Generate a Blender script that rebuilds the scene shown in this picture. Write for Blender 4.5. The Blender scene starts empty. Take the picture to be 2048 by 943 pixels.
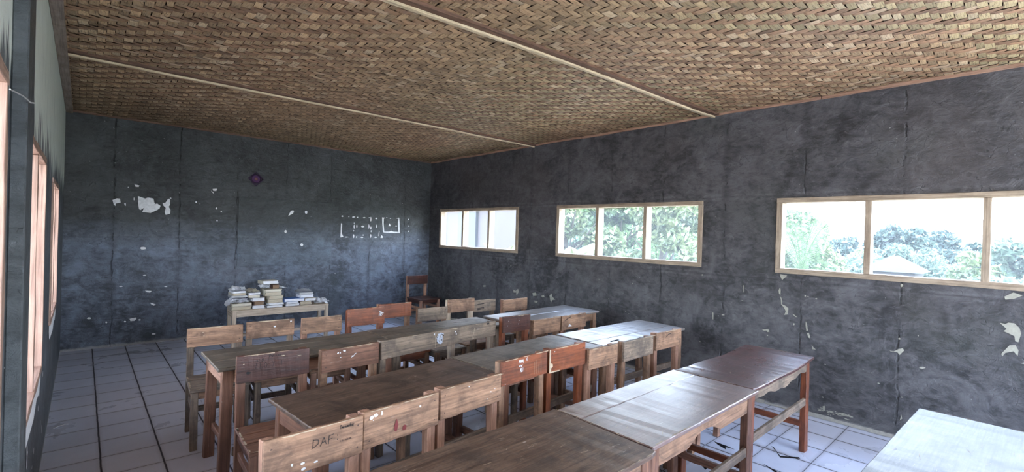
import bpy, bmesh, math, random
import numpy as np
from mathutils import Vector, Matrix, noise

SC = bpy.context.scene
COL = SC.collection

# ------------------------------------------------------------------ camera
cam_data = bpy.data.cameras.new('camera')
cam = bpy.data.objects.new('camera', cam_data)
COL.objects.link(cam)
cam_data.sensor_fit = 'HORIZONTAL'
cam_data.sensor_width = 36.0
cam_data.lens = 942.28 / 2048 * 36.0
cam_data.clip_start = 0.02
cam_data.clip_end = 600
cam.matrix_world = Matrix(((0.73855, -0.01848, -0.67394, 0.0),
                           (-0.67355, 0.02366, -0.73876, 0.0),
                           (0.02960, 0.99955, 0.00503, 1.6604),
                           (0, 0, 0, 1)))
SC.camera = cam

# ------------------------------------------------------------------ world, sun, exposure
SKY_STRENGTH = 6.0
SUN_STRENGTH = 5.5
SC.view_settings.view_transform = 'Standard'
SC.view_settings.look = 'None'
SC.view_settings.gamma = 1.0
SC.view_settings.use_curve_mapping = False
SC.view_settings.exposure = 1.72
SC.cycles.use_denoising = True
SC.cycles.max_bounces = 9
SC.cycles.diffuse_bounces = 6
SC.cycles.glossy_bounces = 3
SC.cycles.transparent_max_bounces = 8
SC.cycles.caustics_reflective = False
SC.cycles.caustics_refractive = False
SC.cycles.sample_clamp_indirect = 8.0

world = bpy.data.worlds.new('world')
SC.world = world
world.use_nodes = True
wn = world.node_tree
wn.nodes.clear()
w_out = wn.nodes.new('ShaderNodeOutputWorld')
w_bg = wn.nodes.new('ShaderNodeBackground')
w_bg.inputs['Strength'].default_value = SKY_STRENGTH
w_tc = wn.nodes.new('ShaderNodeTexCoord')
w_sep = wn.nodes.new('ShaderNodeSeparateXYZ')
w_ramp = wn.nodes.new('ShaderNodeValToRGB')
w_ramp.color_ramp.elements[0].position = 0.0
w_ramp.color_ramp.elements[0].color = (0.80, 0.89, 1.0, 1)
w_ramp.color_ramp.elements[1].position = 0.7
w_ramp.color_ramp.elements[1].color = (0.49, 0.65, 1.0, 1)
wn.links.new(w_tc.outputs['Generated'], w_sep.inputs[0])
wn.links.new(w_sep.outputs['Z'], w_ramp.inputs[0])
wn.links.new(w_ramp.outputs[0], w_bg.inputs['Color'])
wn.links.new(w_bg.outputs[0], w_out.inputs['Surface'])

sun_data = bpy.data.lights.new('sun', 'SUN')
sun_data.energy = SUN_STRENGTH
sun_data.angle = math.radians(2.0)
sun_data.color = (1.0, 0.95, 0.86)
sun = bpy.data.objects.new('sun', sun_data)
COL.objects.link(sun)
sun.rotation_euler = Vector((math.cos(math.radians(68)) * -0.35, math.cos(math.radians(68)) * -0.93, math.sin(math.radians(68)))).to_track_quat('Z', 'Y').to_euler()

# ------------------------------------------------------------------ node helpers
class NT:
    def __init__(self, name, rough=0.6, spec=0.5):
        self.m = bpy.data.materials.new(name)
        self.m.use_nodes = True
        self.t = self.m.node_tree
        self.b = self.t.nodes['Principled BSDF']
        self.b.inputs['Roughness'].default_value = rough
        self.b.inputs['Specular IOR Level'].default_value = spec
        tc = self.t.nodes.new('ShaderNodeTexCoord')
        self.obj = tc.outputs['Object']
        self.uv = tc.outputs['UV']
    def n(self, kind, **kw):
        nd = self.t.nodes.new('ShaderNode' + kind)
        for k, v in kw.items():
            setattr(nd, k, v)
        return nd
    def put(self, sock, v):
        if isinstance(v, bpy.types.NodeSocket):
            self.t.links.new(v, sock)
        else:
            if isinstance(v, tuple) and len(v) == 3 and sock.type == 'RGBA':
                v = v + (1,)
            sock.default_value = v
    def scaled(self, vec, s, off=None):
        mp = self.n('Mapping')
        self.put(mp.inputs['Vector'], vec)
        self.put(mp.inputs['Scale'], s)
        if off is not None:
            self.put(mp.inputs['Location'], off)
        return mp.outputs[0]
    def vadd(self, a, b):
        nd = self.n('VectorMath', operation='ADD')
        self.put(nd.inputs[0], a); self.put(nd.inputs[1], b)
        return nd.outputs[0]
    def noise(self, vec, scale, detail=4, rough=0.55, dist=0.0):
        nd = self.n('TexNoise')
        self.put(nd.inputs['Vector'], vec)
        nd.inputs['Scale'].default_value = scale
        nd.inputs['Detail'].default_value = detail
        nd.inputs['Roughness'].default_value = rough
        nd.inputs['Distortion'].default_value = dist
        return nd.outputs['Fac']
    def math(self, op, a, b=0.0, c=0.0, clamp=False):
        nd = self.n('Math', operation=op, use_clamp=clamp)
        self.put(nd.inputs[0], a); self.put(nd.inputs[1], b)
        if op in ('MULTIPLY_ADD', 'COMPARE', 'SMOOTH_MIN'):
            self.put(nd.inputs[2], c)
        return nd.outputs[0]
    def remap(self, v, a, b, lo=0.0, hi=1.0):
        nd = self.n('MapRange')
        self.put(nd.inputs['Value'], v)
        nd.inputs['From Min'].default_value = a
        nd.inputs['From Max'].default_value = b
        nd.inputs['To Min'].default_value = lo
        nd.inputs['To Max'].default_value = hi
        return nd.outputs[0]
    def mix(self, f, a, b, mode='MIX'):
        nd = self.n('Mix', data_type='RGBA', blend_type=mode)
        self.put(nd.inputs['Factor'], f)
        self.put(nd.inputs['A'], a); self.put(nd.inputs['B'], b)
        return nd.outputs['Result']
    def sep(self, v):
        nd = self.n('SeparateXYZ')
        self.put(nd.inputs[0], v)
        return nd.outputs
    def bump(self, h, strength=0.3, dist=0.01):
        nd = self.n('Bump')
        nd.inputs['Strength'].default_value = strength
        nd.inputs['Distance'].default_value = dist
        self.put(nd.inputs['Height'], h)
        self.t.links.new(nd.outputs[0], self.b.inputs['Normal'])
    def color(self, v): self.put(self.b.inputs['Base Color'], v)
    def rough(self, v): self.put(self.b.inputs['Roughness'], v)
    def rnd_vec(self, amount=37.0):
        oi = self.n('ObjectInfo')
        r = self.math('MULTIPLY', oi.outputs['Random'], amount)
        cb = self.n('CombineXYZ')
        for k in range(3):
            self.put(cb.inputs[k], r)
        return self.vadd(self.obj, cb.outputs[0])

def plain(name, col, rough=0.7, spec=0.4):
    k = NT(name, rough, spec)
    v = k.noise(k.obj, 40, 3)
    k.color(k.mix(k.remap(v, 0.35, 0.7), tuple(c * 0.8 for c in col), col))
    return k.m

def wood_mat(name, c1, c2, dirt, axis=0, rough=(0.45, 0.7), dirt_amt=0.6, scratch=0.35, scr_col=(0.42, 0.36, 0.31), spec=0.5, coat=0.0, coat_rough=0.3):
    k = NT(name, 0.6, spec)
    p = k.rnd_vec()
    s = [9.0, 9.0, 9.0]; s[axis] = 0.9
    g = k.noise(k.scaled(p, tuple(s)), 2.2, 8, 0.6, 0.6)
    s2 = [60.0, 60.0, 60.0]; s2[axis] = 2.2
    f = k.noise(k.scaled(p, tuple(s2)), 1.6, 4, 0.6)
    col = k.mix(k.remap(g, 0.33, 0.68), c1, c2)
    col = k.mix(k.remap(f, 0.42, 0.66, 0.0, 0.65), col, tuple(c * 0.40 for c in c1))
    bl = k.noise(p, 5.0, 6, 0.65, 0.4)
    b2 = k.noise(k.scaled(p, tuple(2.0 if i == axis else 5.0 for i in range(3))), 3.2, 7, 0.7, 0.8)
    dm = k.math('MAXIMUM', k.remap(bl, 0.48, 0.64, 0.0, dirt_amt), k.remap(b2, 0.52, 0.66, 0.0, dirt_amt * .9))
    col = k.mix(dm, col, dirt)
    s3 = [26.0, 26.0, 26.0]; s3[axis] = 5.0
    sc = k.noise(k.scaled(p, tuple(s3)), 2.6, 3, 0.7, 1.2)
    bl2 = k.noise(p, 3.1, 3, 0.5)
    sm = k.math('MULTIPLY', k.remap(sc, 0.63, 0.70, 0.0, 1.0), k.remap(bl2, 0.45, 0.62, 0.0, scratch))
    col = k.mix(sm, col, scr_col)
    k.color(col)
    k.rough(k.remap(bl, 0.35, 0.7, rough[0], rough[1]))
    k.bump(k.math('ADD', k.math('MULTIPLY', f, 0.5), sc), 0.3, 0.004)
    if coat:
        k.b.inputs['Coat Weight'].default_value = coat
        k.b.inputs['Coat Roughness'].default_value = coat_rough
        k.b.inputs['Coat IOR'].default_value = 1.6
    return k.m

# ------------------------------------------------------------------ object helpers
def link(name, me, mats, parent=None):
    o = bpy.data.objects.new(name, me)
    for m in (mats if isinstance(mats, (list, tuple)) else [mats]):
        me.materials.append(m)
    COL.objects.link(o)
    if parent is not None:
        o.parent = parent
    return o

def obj(name, bm, mats, parent=None, smooth=False):
    me = bpy.data.meshes.new(name)
    bm.normal_update()
    bm.to_mesh(me)
    bm.free()
    if smooth:
        for p in me.polygons:
            p.use_smooth = True
    return link(name, me, mats, parent)

def empty(name, loc, rz=0.0):
    o = bpy.data.objects.new(name, None)
    o.empty_display_size = 0.1
    COL.objects.link(o)
    o.location = loc
    o.rotation_euler = (0, 0, rz)
    return o

def tag(o, label, cat, group=None, kind=None):
    o['label'] = label
    o['category'] = cat
    if group: o['group'] = group
    if kind: o['kind'] = kind
    return o

def structure(o, label=None):
    o['kind'] = 'structure'
    if label: o['label'] = label
    return o

def box(bm, x0, x1, y0, y1, z0, z1, mi=0, bev=0.0, cuts=0, axis=0, jit=0.0, rng=None, M=None):
    """an axis-aligned board; optional worn edges (jitter) and bevel"""
    t = bmesh.new()
    n = cuts + 2
    rings = []
    for i in range(n):
        f = i / (n - 1)
        if axis == 0:
            x = x0 + (x1 - x0) * f
            q = [(x, y0, z0), (x, y1, z0), (x, y1, z1), (x, y0, z1)]
        elif axis == 1:
            y = y0 + (y1 - y0) * f
            q = [(x0, y, z0), (x0, y, z1), (x1, y, z1), (x1, y, z0)]
        else:
            z = z0 + (z1 - z0) * f
            q = [(x0, y0, z), (x1, y0, z), (x1, y1, z), (x0, y1, z)]
        if jit and rng:
            q = [tuple(c + rng.uniform(-jit, jit) for c in p) for p in q]
        rings.append([t.verts.new(p) for p in q])
    for a, b in zip(rings, rings[1:]):
        for j in range(4):
            t.faces.new((a[j], a[(j + 1) % 4], b[(j + 1) % 4], b[j]))
    t.faces.new(rings[0][::-1]); t.faces.new(rings[-1])
    bmesh.ops.recalc_face_normals(t, faces=t.faces[:])
    if bev:
        es = [e for e in t.edges if len(e.link_faces) == 2 and e.calc_face_angle(0) > 0.9]
        bmesh.ops.bevel(t, geom=es, offset=bev, segments=1, affect='EDGES', clamp_overlap=True)
    for f in t.faces:
        f.material_index = mi
    if M is not None:
        bmesh.ops.transform(t, matrix=M, verts=t.verts[:])
    me = bpy.data.meshes.new('tmp')
    t.to_mesh(me); t.free()
    bm.from_mesh(me)
    bpy.data.meshes.remove(me)

def poly(bm, pts, mi=0):
    vs = [bm.verts.new(p) for p in pts]
    f = bm.faces.new(vs)
    f.material_index = mi
    return f

def patch(bm, pts2, to3, mi, normal):
    """a thin patch with its own outline (peeled paint, chip), triangulated"""
    f = poly(bm, [to3(*p) for p in pts2], mi)
    f.normal_update()
    if f.normal.dot(Vector(normal)) < 0:
        f.normal_flip()
    bmesh.ops.triangulate(bm, faces=[f])

def ribbon(bm, pts2, w, to3, mi, normal):
    for (a, b) in zip(pts2, pts2[1:]):
        d = Vector((b[0] - a[0], b[1] - a[1]))
        if d.length < 1e-6: continue
        d.normalize(); nrm = Vector((-d.y, d.x)) * w / 2
        e = d * w * 0.35
        q = [(a[0] - e.x + nrm.x, a[1] - e.y + nrm.y), (a[0] - e.x - nrm.x, a[1] - e.y - nrm.y), (b[0] + e.x - nrm.x, b[1] + e.y - nrm.y), (b[0] + e.x + nrm.x, b[1] + e.y + nrm.y)]
        f = poly(bm, [to3(*p) for p in q], mi)
        f.normal_update()
        if f.normal.dot(Vector(normal)) < 0:
            f.normal_flip()

def blob(rng, x, y, rx, ry=None, n=9):
    ry = ry or rx
    return [(x + rx * math.cos(2 * math.pi * i / n) * rng.uniform(.65, 1.2), y + ry * math.sin(2 * math.pi * i / n) * rng.uniform(.65, 1.2)) for i in range(n)]

def skin_tube(bm, pts, radii, sides=8, mi=0, closed=False):
    rings = []
    for i, p in enumerate(pts):
        p = Vector(p)
        a = Vector(pts[i - 1]) if i else p
        b = Vector(pts[i + 1]) if i < len(pts) - 1 else p
        d = (b - a).normalized()
        up = Vector((0, 0, 1)) if abs(d.z) < .9 else Vector((1, 0, 0))
        u = d.cross(up).normalized(); v = d.cross(u)
        r = radii[i] if isinstance(radii, (list, tuple)) else radii
        rings.append([bm.verts.new(p + (u * math.cos(2 * math.pi * k / sides) + v * math.sin(2 * math.pi * k / sides)) * r) for k in range(sides)])
    for a, b in zip(rings, rings[1:]):
        for j in range(sides):
            f = bm.faces.new((a[j], a[(j + 1) % sides], b[(j + 1) % sides], b[j])); f.material_index = mi
    if not closed:
        bm.faces.new(rings[0][::-1]).material_index = mi
        bm.faces.new(rings[-1]).material_index = mi

# ------------------------------------------------------------------ room numbers (metres)
XL, XR, YB, YF, H = -0.18, 5.19, 8.17, -2.40, 3.055
TILE, TX, TY = 0.33, 0.1234, 6.6728
# ------------------------------------------------------------------ surface materials
def plaster_mat(name, dark, light, u_axis, seam=0.75, seam_off=0.0, hjoints=(), rough=(0.42, 0.62), scratch=0.35, green_above=None, pale_below=None):
    k = NT(name, 0.5, 0.5)
    p = k.obj
    s = k.sep(p)
    U, Z = s[u_axis], s[2]
    n1 = k.noise(p, 1.1, 8, 0.62, 0.5)
    n2 = k.noise(p, 5.5, 8, 0.66, 0.9)
    n3 = k.noise(k.scaled(p, (2.2, 2.2, 5.0)), 2.4, 5, 0.65, 1.5)
    v = k.math('ADD', k.math('MULTIPLY', n1, 0.38), k.math('ADD', k.math('MULTIPLY', n2, 0.34), k.math('MULTIPLY', n3, 0.28)))
    col = k.mix(k.remap(v, 0.43, 0.57), dark, light)
    pt = k.noise(k.vadd(p, (11.0, 3.0, 8.0)), 2.3, 7, 0.6, 0.7)
    col = k.mix(k.remap(pt, 0.54, 0.66, 0, 0.5), col, tuple(c * 1.45 for c in light))
    tr = k.noise(k.scaled(k.vadd(p, (3.1, 5.2, 1.7)), (1.7, 1.7, 2.6)), 3.0, 9, 0.70, 2.2)
    col = k.mix(k.remap(tr, 0.56, 0.68, 0, 0.55), col, tuple(c * 0.42 for c in dark))
    col = k.mix(k.remap(tr, 0.44, 0.34, 0, 0.45), col, tuple(c * 1.5 for c in light))
    # brownish and greenish tinges of old paint
    t1 = k.noise(p, 0.9, 3, 0.5)
    col = k.mix(k.remap(t1, 0.5, 0.75, 0, 0.45), col, (light[0] * 1.0, light[1] * 0.88, light[2] * 0.80))
    t2 = k.noise(k.vadd(p, (7.3, 2.1, 4.4)), 1.2, 3, 0.5)
    col = k.mix(k.remap(t2, 0.55, 0.8, 0, 0.5), col, (dark[0] * 1.2, dark[1] * 1.5, dark[2] * 1.05))
    if pale_below is not None:   # paler and bluer below this height, darker above it
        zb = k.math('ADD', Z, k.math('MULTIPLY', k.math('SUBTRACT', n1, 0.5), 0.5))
        wb = k.remap(zb, pale_below + 0.30, pale_below - 0.10)
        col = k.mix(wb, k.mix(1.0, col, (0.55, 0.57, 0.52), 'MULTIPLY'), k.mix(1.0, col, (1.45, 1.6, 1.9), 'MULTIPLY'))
    # scuffed pale strokes
    sc = k.noise(k.scaled(p, (6, 6, 9)), 2.0, 5, 0.72, 2.4)
    msk = k.noise(p, 1.7, 2, 0.5)
    sm = k.math('MULTIPLY', k.remap(sc, 0.60, 0.72, 0, scratch), k.remap(msk, 0.42, 0.6))
    col = k.mix(sm, col, tuple(min(1, c * 2.6) for c in light))
    # dark vertical joints between the sheets, broken up
    wob = k.math('MULTIPLY', k.math('SUBTRACT', k.noise(k.scaled(p, (1, 1, 3)), 2.0, 3), 0.5), 0.06)
    uu = k.math('ADD', k.math('ADD', U, wob), -seam_off + 30 * seam)
    fr = k.math('FRACT', k.math('DIVIDE', uu, seam))
    d = k.math('MULTIPLY', k.math('ABSOLUTE', k.math('SUBTRACT', fr, 0.5)), 2.0)
    jm = k.math('MULTIPLY', k.remap(d, 0.97, 0.992), k.remap(n2, 0.48, 0.58, 0, 0.7))
    col = k.mix(jm, col, tuple(c * 0.3 for c in dark))
    jm2 = k.math('MULTIPLY', k.remap(d, 0.86, 0.98), k.remap(n1, 0.4, 0.6, 0, 0.35))
    col = k.mix(jm2, col, tuple(c * 0.6 for c in dark))
    hh = None
    for hz in hjoints:
        dz = k.math('ABSOLUTE', k.math('SUBTRACT', k.math('ADD', Z, wob), hz))
        hm = k.math('MULTIPLY', k.remap(dz, 0.012, 0.003), k.remap(n3, 0.48, 0.6, 0, 0.5))
        col = k.mix(hm, col, tuple(c * 0.4 for c in dark))
        hm2 = k.math('MULTIPLY', k.remap(k.math('ABSOLUTE', k.math('SUBTRACT', dz, 0.025)), 0.02, 0.002), k.remap(n2, 0.45, 0.6, 0, 0.35))
        col = k.mix(hm2, col, tuple(c * 1.7 for c in light))
    # fine cracks
    crn = k.n('TexNoise'); k.put(crn.inputs['Vector'], p); crn.inputs['Scale'].default_value = 3.0; crn.inputs['Detail'].default_value = 5
    vo = k.n('TexVoronoi', feature='DISTANCE_TO_EDGE')
    k.put(vo.inputs['Vector'], k.vadd(p, k.scaled(crn.outputs['Color'], (0.5, 0.5, 0.5))))
    vo.inputs['Scale'].default_value = 4.2
    cm = k.math('MULTIPLY', k.remap(vo.outputs['Distance'], 0.012, 0.002), k.remap(n2, 0.52, 0.6, 0, 0.5))
    col = k.mix(cm, col, tuple(c * 0.35 for c in dark))
    # white flecks of chipped paint
    fl = k.noise(k.scaled(p, (9, 9, 14)), 3.0, 2, 0.5)
    col = k.mix(k.remap(fl, 0.765, 0.785, 0, 0.8), col, (0.5, 0.5, 0.48))
    # bare dusty line above the floor
    fl2 = k.math('ADD', Z, k.math('MULTIPLY', n2, -0.06))
    col = k.mix(k.remap(fl2, 0.012, -0.012, 0, 0.75), col, (0.36, 0.35, 0.33))
    if green_above is not None:
        zz = k.math('ADD', Z, k.math('MULTIPLY', k.math('SUBTRACT', k.noise(k.scaled(p, (9, 9, 0.8)), 2.0, 4), 0.5), 0.9))
        gm = k.remap(zz, green_above - 0.03, green_above + 0.03)
        gcol = k.mix(k.remap(n2, 0.4, 0.65), (0.66, 0.70, 0.62), (0.74, 0.78, 0.70))
        stk = k.noise(k.scaled(p, (14, 14, 1.1)), 1.3, 3)
        gcol = k.mix(k.remap(stk, 0.66, 0.72, 0, 0.7), gcol, (0.12, 0.14, 0.13))
        col = k.mix(gm, col, gcol)
    k.color(col)
    k.rough(k.remap(n2, 0.35, 0.7, rough[0], rough[1]))
    hgt = k.math('ADD', k.math('MULTIPLY', n2, 0.8), k.math('SUBTRACT', k.math('MULTIPLY', sc, 0.5), k.math('MULTIPLY', tr, 1.2)))
    hgt = k.math('SUBTRACT', hgt, k.math('MULTIPLY', cm, 0.8))
    hgt = k.math('SUBTRACT', hgt, jm)
    k.bump(hgt, 0.7, 0.014)
    return k.m

M_wall_back = plaster_mat('painted plaster back', (0.018, 0.020, 0.023), (0.090, 0.097, 0.106), 0, 0.72, 1.02, (1.46,), (0.34, 0.55), pale_below=1.46)
M_wall_right = plaster_mat('painted plaster right', (0.030, 0.030, 0.032), (0.112, 0.110, 0.115), 1, 0.755, 0.73, (2.12, 1.27), (0.42, 0.62))
M_wall_left = plaster_mat('painted plaster left', (0.045, 0.050, 0.056), (0.10, 0.11, 0.12), 1, 0.9, 0.1, (), (0.45, 0.6), 0.3, green_above=2.12)
M_pillar = plaster_mat('painted plaster pillar', (0.032, 0.038, 0.040), (0.075, 0.085, 0.09), 1, 3.0, 0.7, (), (0.4, 0.6), 0.25)
M_board = plaster_mat('smooth black board paint', (0.030, 0.034, 0.036), (0.075, 0.085, 0.092), 0, 5.0, 0.3, (1.46,), (0.34, 0.5), 0.2, pale_below=1.46)
M_chip = plain('bare chipped plaster', (0.80, 0.80, 0.80), 0.85)
M_chip_cream = plain('bare cream plaster', (0.40, 0.39, 0.32), 0.85)
M_cement = plain('bare cement edge', (0.33, 0.32, 0.29), 0.9)
M_hole = plain('deep dark gap', (0.012, 0.011, 0.013), 0.95, 0.1)
M_outer = plain('outside render', (0.45, 0.43, 0.40), 0.9)

def floor_mat():
    k = NT('grey glazed floor tiles', 0.3, 0.5)
    s = k.sep(k.obj)
    w = k.math('MULTIPLY', k.math('SUBTRACT', k.noise(k.obj, 6, 3), 0.5), 0.008)
    def grid(c, off):
        u = k.math('DIVIDE', k.math('ADD', k.math('ADD', c, w), 66 * TILE - off), TILE)
        fr = k.math('FRACT', u)
        d = k.math('SUBTRACT', 0.5, k.math('ABSOLUTE', k.math('SUBTRACT', fr, 0.5)))
        return k.math('MULTIPLY', d, TILE), k.math('FLOOR', u)
    dx, ix = grid(s[0], TX)
    dy, iy = grid(s[1], TY)
    gx = k.remap(dx, 0.0075, 0.0035)
    gy = k.math('MULTIPLY', k.remap(dy, 0.0040, 0.0018), 0.85)
    g = k.math('MAXIMUM', gx, gy)
    wn_ = k.n('TexWhiteNoise', noise_dimensions='2D')
    cb = k.n('CombineXYZ'); k.put(cb.inputs[0], ix); k.put(cb.inputs[1], iy)
    k.put(wn_.inputs['Vector'], cb.outputs[0])
    col = k.mix(wn_.outputs['Value'], (0.56, 0.60, 0.72), (0.64, 0.68, 0.80))
    d1 = k.noise(k.obj, 1.6, 6, 0.65, 0.4)
    col = k.mix(k.remap(d1, 0.48, 0.8, 0, 0.3), col, (0.36, 0.37, 0.43))
    d2 = k.noise(k.obj, 22, 4, 0.7)
    col = k.mix(k.remap(d2, 0.62, 0.75, 0, 0.2), col, (0.25, 0.25, 0.28))
    edge = k.math('MINIMUM', dx, dy)
    col = k.mix(k.remap(edge, 0.03, 0.0, 0, 0.35), col, (0.22, 0.21, 0.24))
    col = k.mix(g, col, (0.035, 0.035, 0.05))
    k.color(col)
    k.rough(k.math('ADD', k.remap(d1, 0.35, 0.7, 0.24, 0.46), k.math('MULTIPLY', g, 0.4)))
    tilt = k.math('MULTIPLY', wn_.outputs['Value'], 0.3)
    k.bump(k.math('SUBTRACT', k.math('ADD', k.math('MULTIPLY', d1, 0.2), tilt), g), 0.35, 0.004)
    return k.m
M_floor = floor_mat()

# woods
M_W = {
 'tan':   [wood_mat('worn tan wood %d' % a, (0.235, 0.128, 0.074), (0.43, 0.25, 0.15), (0.085, 0.05, 0.032), a, (0.5, 0.75), 0.75, 0.3) for a in range(3)],
 'grey':  [wood_mat('greyed wood %d' % a, (0.17, 0.125, 0.09), (0.32, 0.235, 0.165), (0.065, 0.052, 0.042), a, (0.5, 0.75), 0.75, 0.4) for a in range(3)],
 'red':   [wood_mat('red brown varnished wood %d' % a, (0.18, 0.052, 0.020), (0.30, 0.090, 0.036), (0.06, 0.022, 0.014), a, (0.36, 0.52), 0.55, 0.15) for a in range(3)],
 'dark':  [wood_mat('dark stained wood %d' % a, (0.050, 0.019, 0.013), (0.095, 0.034, 0.023), (0.035, 0.014, 0.010), a, (0.32, 0.5), 0.4, 0.2) for a in range(3)],
 'pink':  [wood_mat('rosy bare wood %d' % a, (0.33, 0.17, 0.11), (0.52, 0.30, 0.20), (0.14, 0.07, 0.045), a, (0.55, 0.75), 0.5, 0.2) for a in range(3)],
 'brown': [wood_mat('brown wood %d' % a, (0.15, 0.066, 0.040), (0.26, 0.125, 0.072), (0.055, 0.028, 0.018), a, (0.45, 0.68), 0.4, 0.3) for a in range(3)],
 'pale':  [wood_mat('pale raw wood %d' % a, (0.54, 0.42, 0.30), (0.68, 0.56, 0.42), (0.34, 0.24, 0.16), a, (0.6, 0.8), 0.25, 0.2) for a in range(3)],
}
M_TOP = {
 'dirty': wood_mat('worn dirty desk top', (0.085, 0.048, 0.032), (0.175, 0.112, 0.076), (0.032, 0.021, 0.016), 0, (0.40, 0.52), 0.8, 0.8, (0.42, 0.38, 0.33)),
 'grey':  wood_mat('grey worn desk top', (0.12, 0.092, 0.066), (0.20, 0.16, 0.12), (0.05, 0.04, 0.033), 0, (0.38, 0.50), 0.8, 0.6, (0.5, 0.47, 0.40)),
 'shiny': wood_mat('polished worn desk top', (0.13, 0.07, 0.055), (0.20, 0.115, 0.09), (0.07, 0.04, 0.035), 0, (0.33, 0.40), 0.6, 0.6, (0.40, 0.34, 0.32), 0.9, 0.8, 0.36),
 'wine':  wood_mat('wine brown shiny desk top', (0.075, 0.026, 0.022), (0.135, 0.055, 0.045), (0.04, 0.02, 0.018), 0, (0.26, 0.34), 0.5, 0.5, (0.36, 0.3, 0.3), 0.9, 0.6, 0.24),
 'white': wood_mat('bleached grey desk top', (0.08, 0.088, 0.10), (0.13, 0.142, 0.16), (0.03, 0.035, 0.045), 0, (0.40, 0.5), 0.6, 0.4, (0.4, 0.42, 0.45), 0.6, 0.3, 0.40),
 'pale':  wood_mat('pale smooth desk top', (0.17, 0.145, 0.125), (0.26, 0.225, 0.20), (0.09, 0.075, 0.065), 0, (0.33, 0.42), 0.6, 0.5, (0.5, 0.47, 0.43), 0.8, 0.7, 0.30),
}
M_edge = plain('splintered pale edge wood', (0.50, 0.40, 0.28), 0.8)
M_white = plain('white paint mark', (0.72, 0.72, 0.72), 0.6)
M_ink = plain('black ink', (0.012, 0.010, 0.010), 0.6)
M_ink2 = plain('faded ink', (0.06, 0.035, 0.03), 0.6)
M_redmark = plain('red paint smear', (0.16, 0.025, 0.025), 0.6)
M_bluewhite = plain('scraped white sticker', (0.50, 0.54, 0.62), 0.7)
M_nail = plain('dull steel', (0.2, 0.2, 0.2), 0.4, 0.8)
M_rod = plain('galvanised wire', (0.45, 0.44, 0.42), 0.4, 0.8)
M_batten = wood_mat('pale ceiling batten', (0.62, 0.49, 0.30), (0.74, 0.61, 0.40), (0.42, 0.30, 0.18), 0, (0.6, 0.8), 0.3, 0.2)
M_strip_brown = wood_mat('brown ceiling strip', (0.12, 0.06, 0.035), (0.19, 0.10, 0.06), (0.06, 0.03, 0.02), 0, (0.6, 0.8), 0.4, 0.1)
M_trimR = wood_mat('rosy wall trim', (0.36, 0.20, 0.13), (0.50, 0.31, 0.21), (0.20, 0.11, 0.07), 1, (0.6, 0.8), 0.3, 0.2)
M_trimL = wood_mat('grey brown wall plate', (0.28, 0.21, 0.165), (0.38, 0.29, 0.23), (0.10, 0.07, 0.05), 1, (0.6, 0.8), 0.3, 0.2)
M_frame = [wood_mat('window frame wood %d' % a, (0.36, 0.275, 0.19), (0.52, 0.42, 0.30), (0.17, 0.12, 0.08), a, (0.5, 0.75), 0.4, 0.3) for a in range(3)]
M_frameL = [wood_mat('rosy window frame wood %d' % a, (0.31, 0.19, 0.14), (0.41, 0.27, 0.20), (0.19, 0.10, 0.065), a, (0.5, 0.7), 0.25, 0.2) for a in range(3)]

def weave_mat():
    k = NT('woven bamboo strips', 0.5, 0.4)
    at = k.n('VertexColor', layer_name='strip')
    u = k.sep(k.uv)
    cb = k.n('CombineXYZ')
    k.put(cb.inputs[0], k.math('MULTIPLY', u[0], 1.2)); k.put(cb.inputs[1], k.math('MULTIPLY', u[1], 7.0))
    fib = k.noise(cb.outputs[0], 1.0, 3, 0.6)
    cb2 = k.n('CombineXYZ')
    k.put(cb2.inputs[0], k.math('MULTIPLY', u[0], 0.4)); k.put(cb2.inputs[1], k.math('MULTIPLY', u[1], 2.6))
    split = k.noise(cb2.outputs[0], 1.0, 2, 0.5)
    col = k.mix(k.remap(fib, 0.3, 0.7, 0, 0.55), at.outputs['Color'], k.mix(1.0, at.outputs['Color'], (0.55, 0.5, 0.45), 'MULTIPLY'))
    sm = k.remap(k.math('ABSOLUTE', k.math('SUBTRACT', split, 0.5)), 0.018, 0.0, 0, 0.75)
    col = k.mix(sm, col, (0.03, 0.02, 0.014))
    k.color(col)
    k.rough(k.remap(fib, 0.3, 0.7, 0.38, 0.65))
    k.bump(k.math('SUBTRACT', fib, sm), 0.5, 0.003)
    return k.m
M_weave = weave_mat()
M_void = plain('dark roof void', (0.07, 0.045, 0.03), 0.95, 0.1)
M_roof = plain('weathered roof sheet', (0.30, 0.22, 0.18), 0.8)

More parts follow.
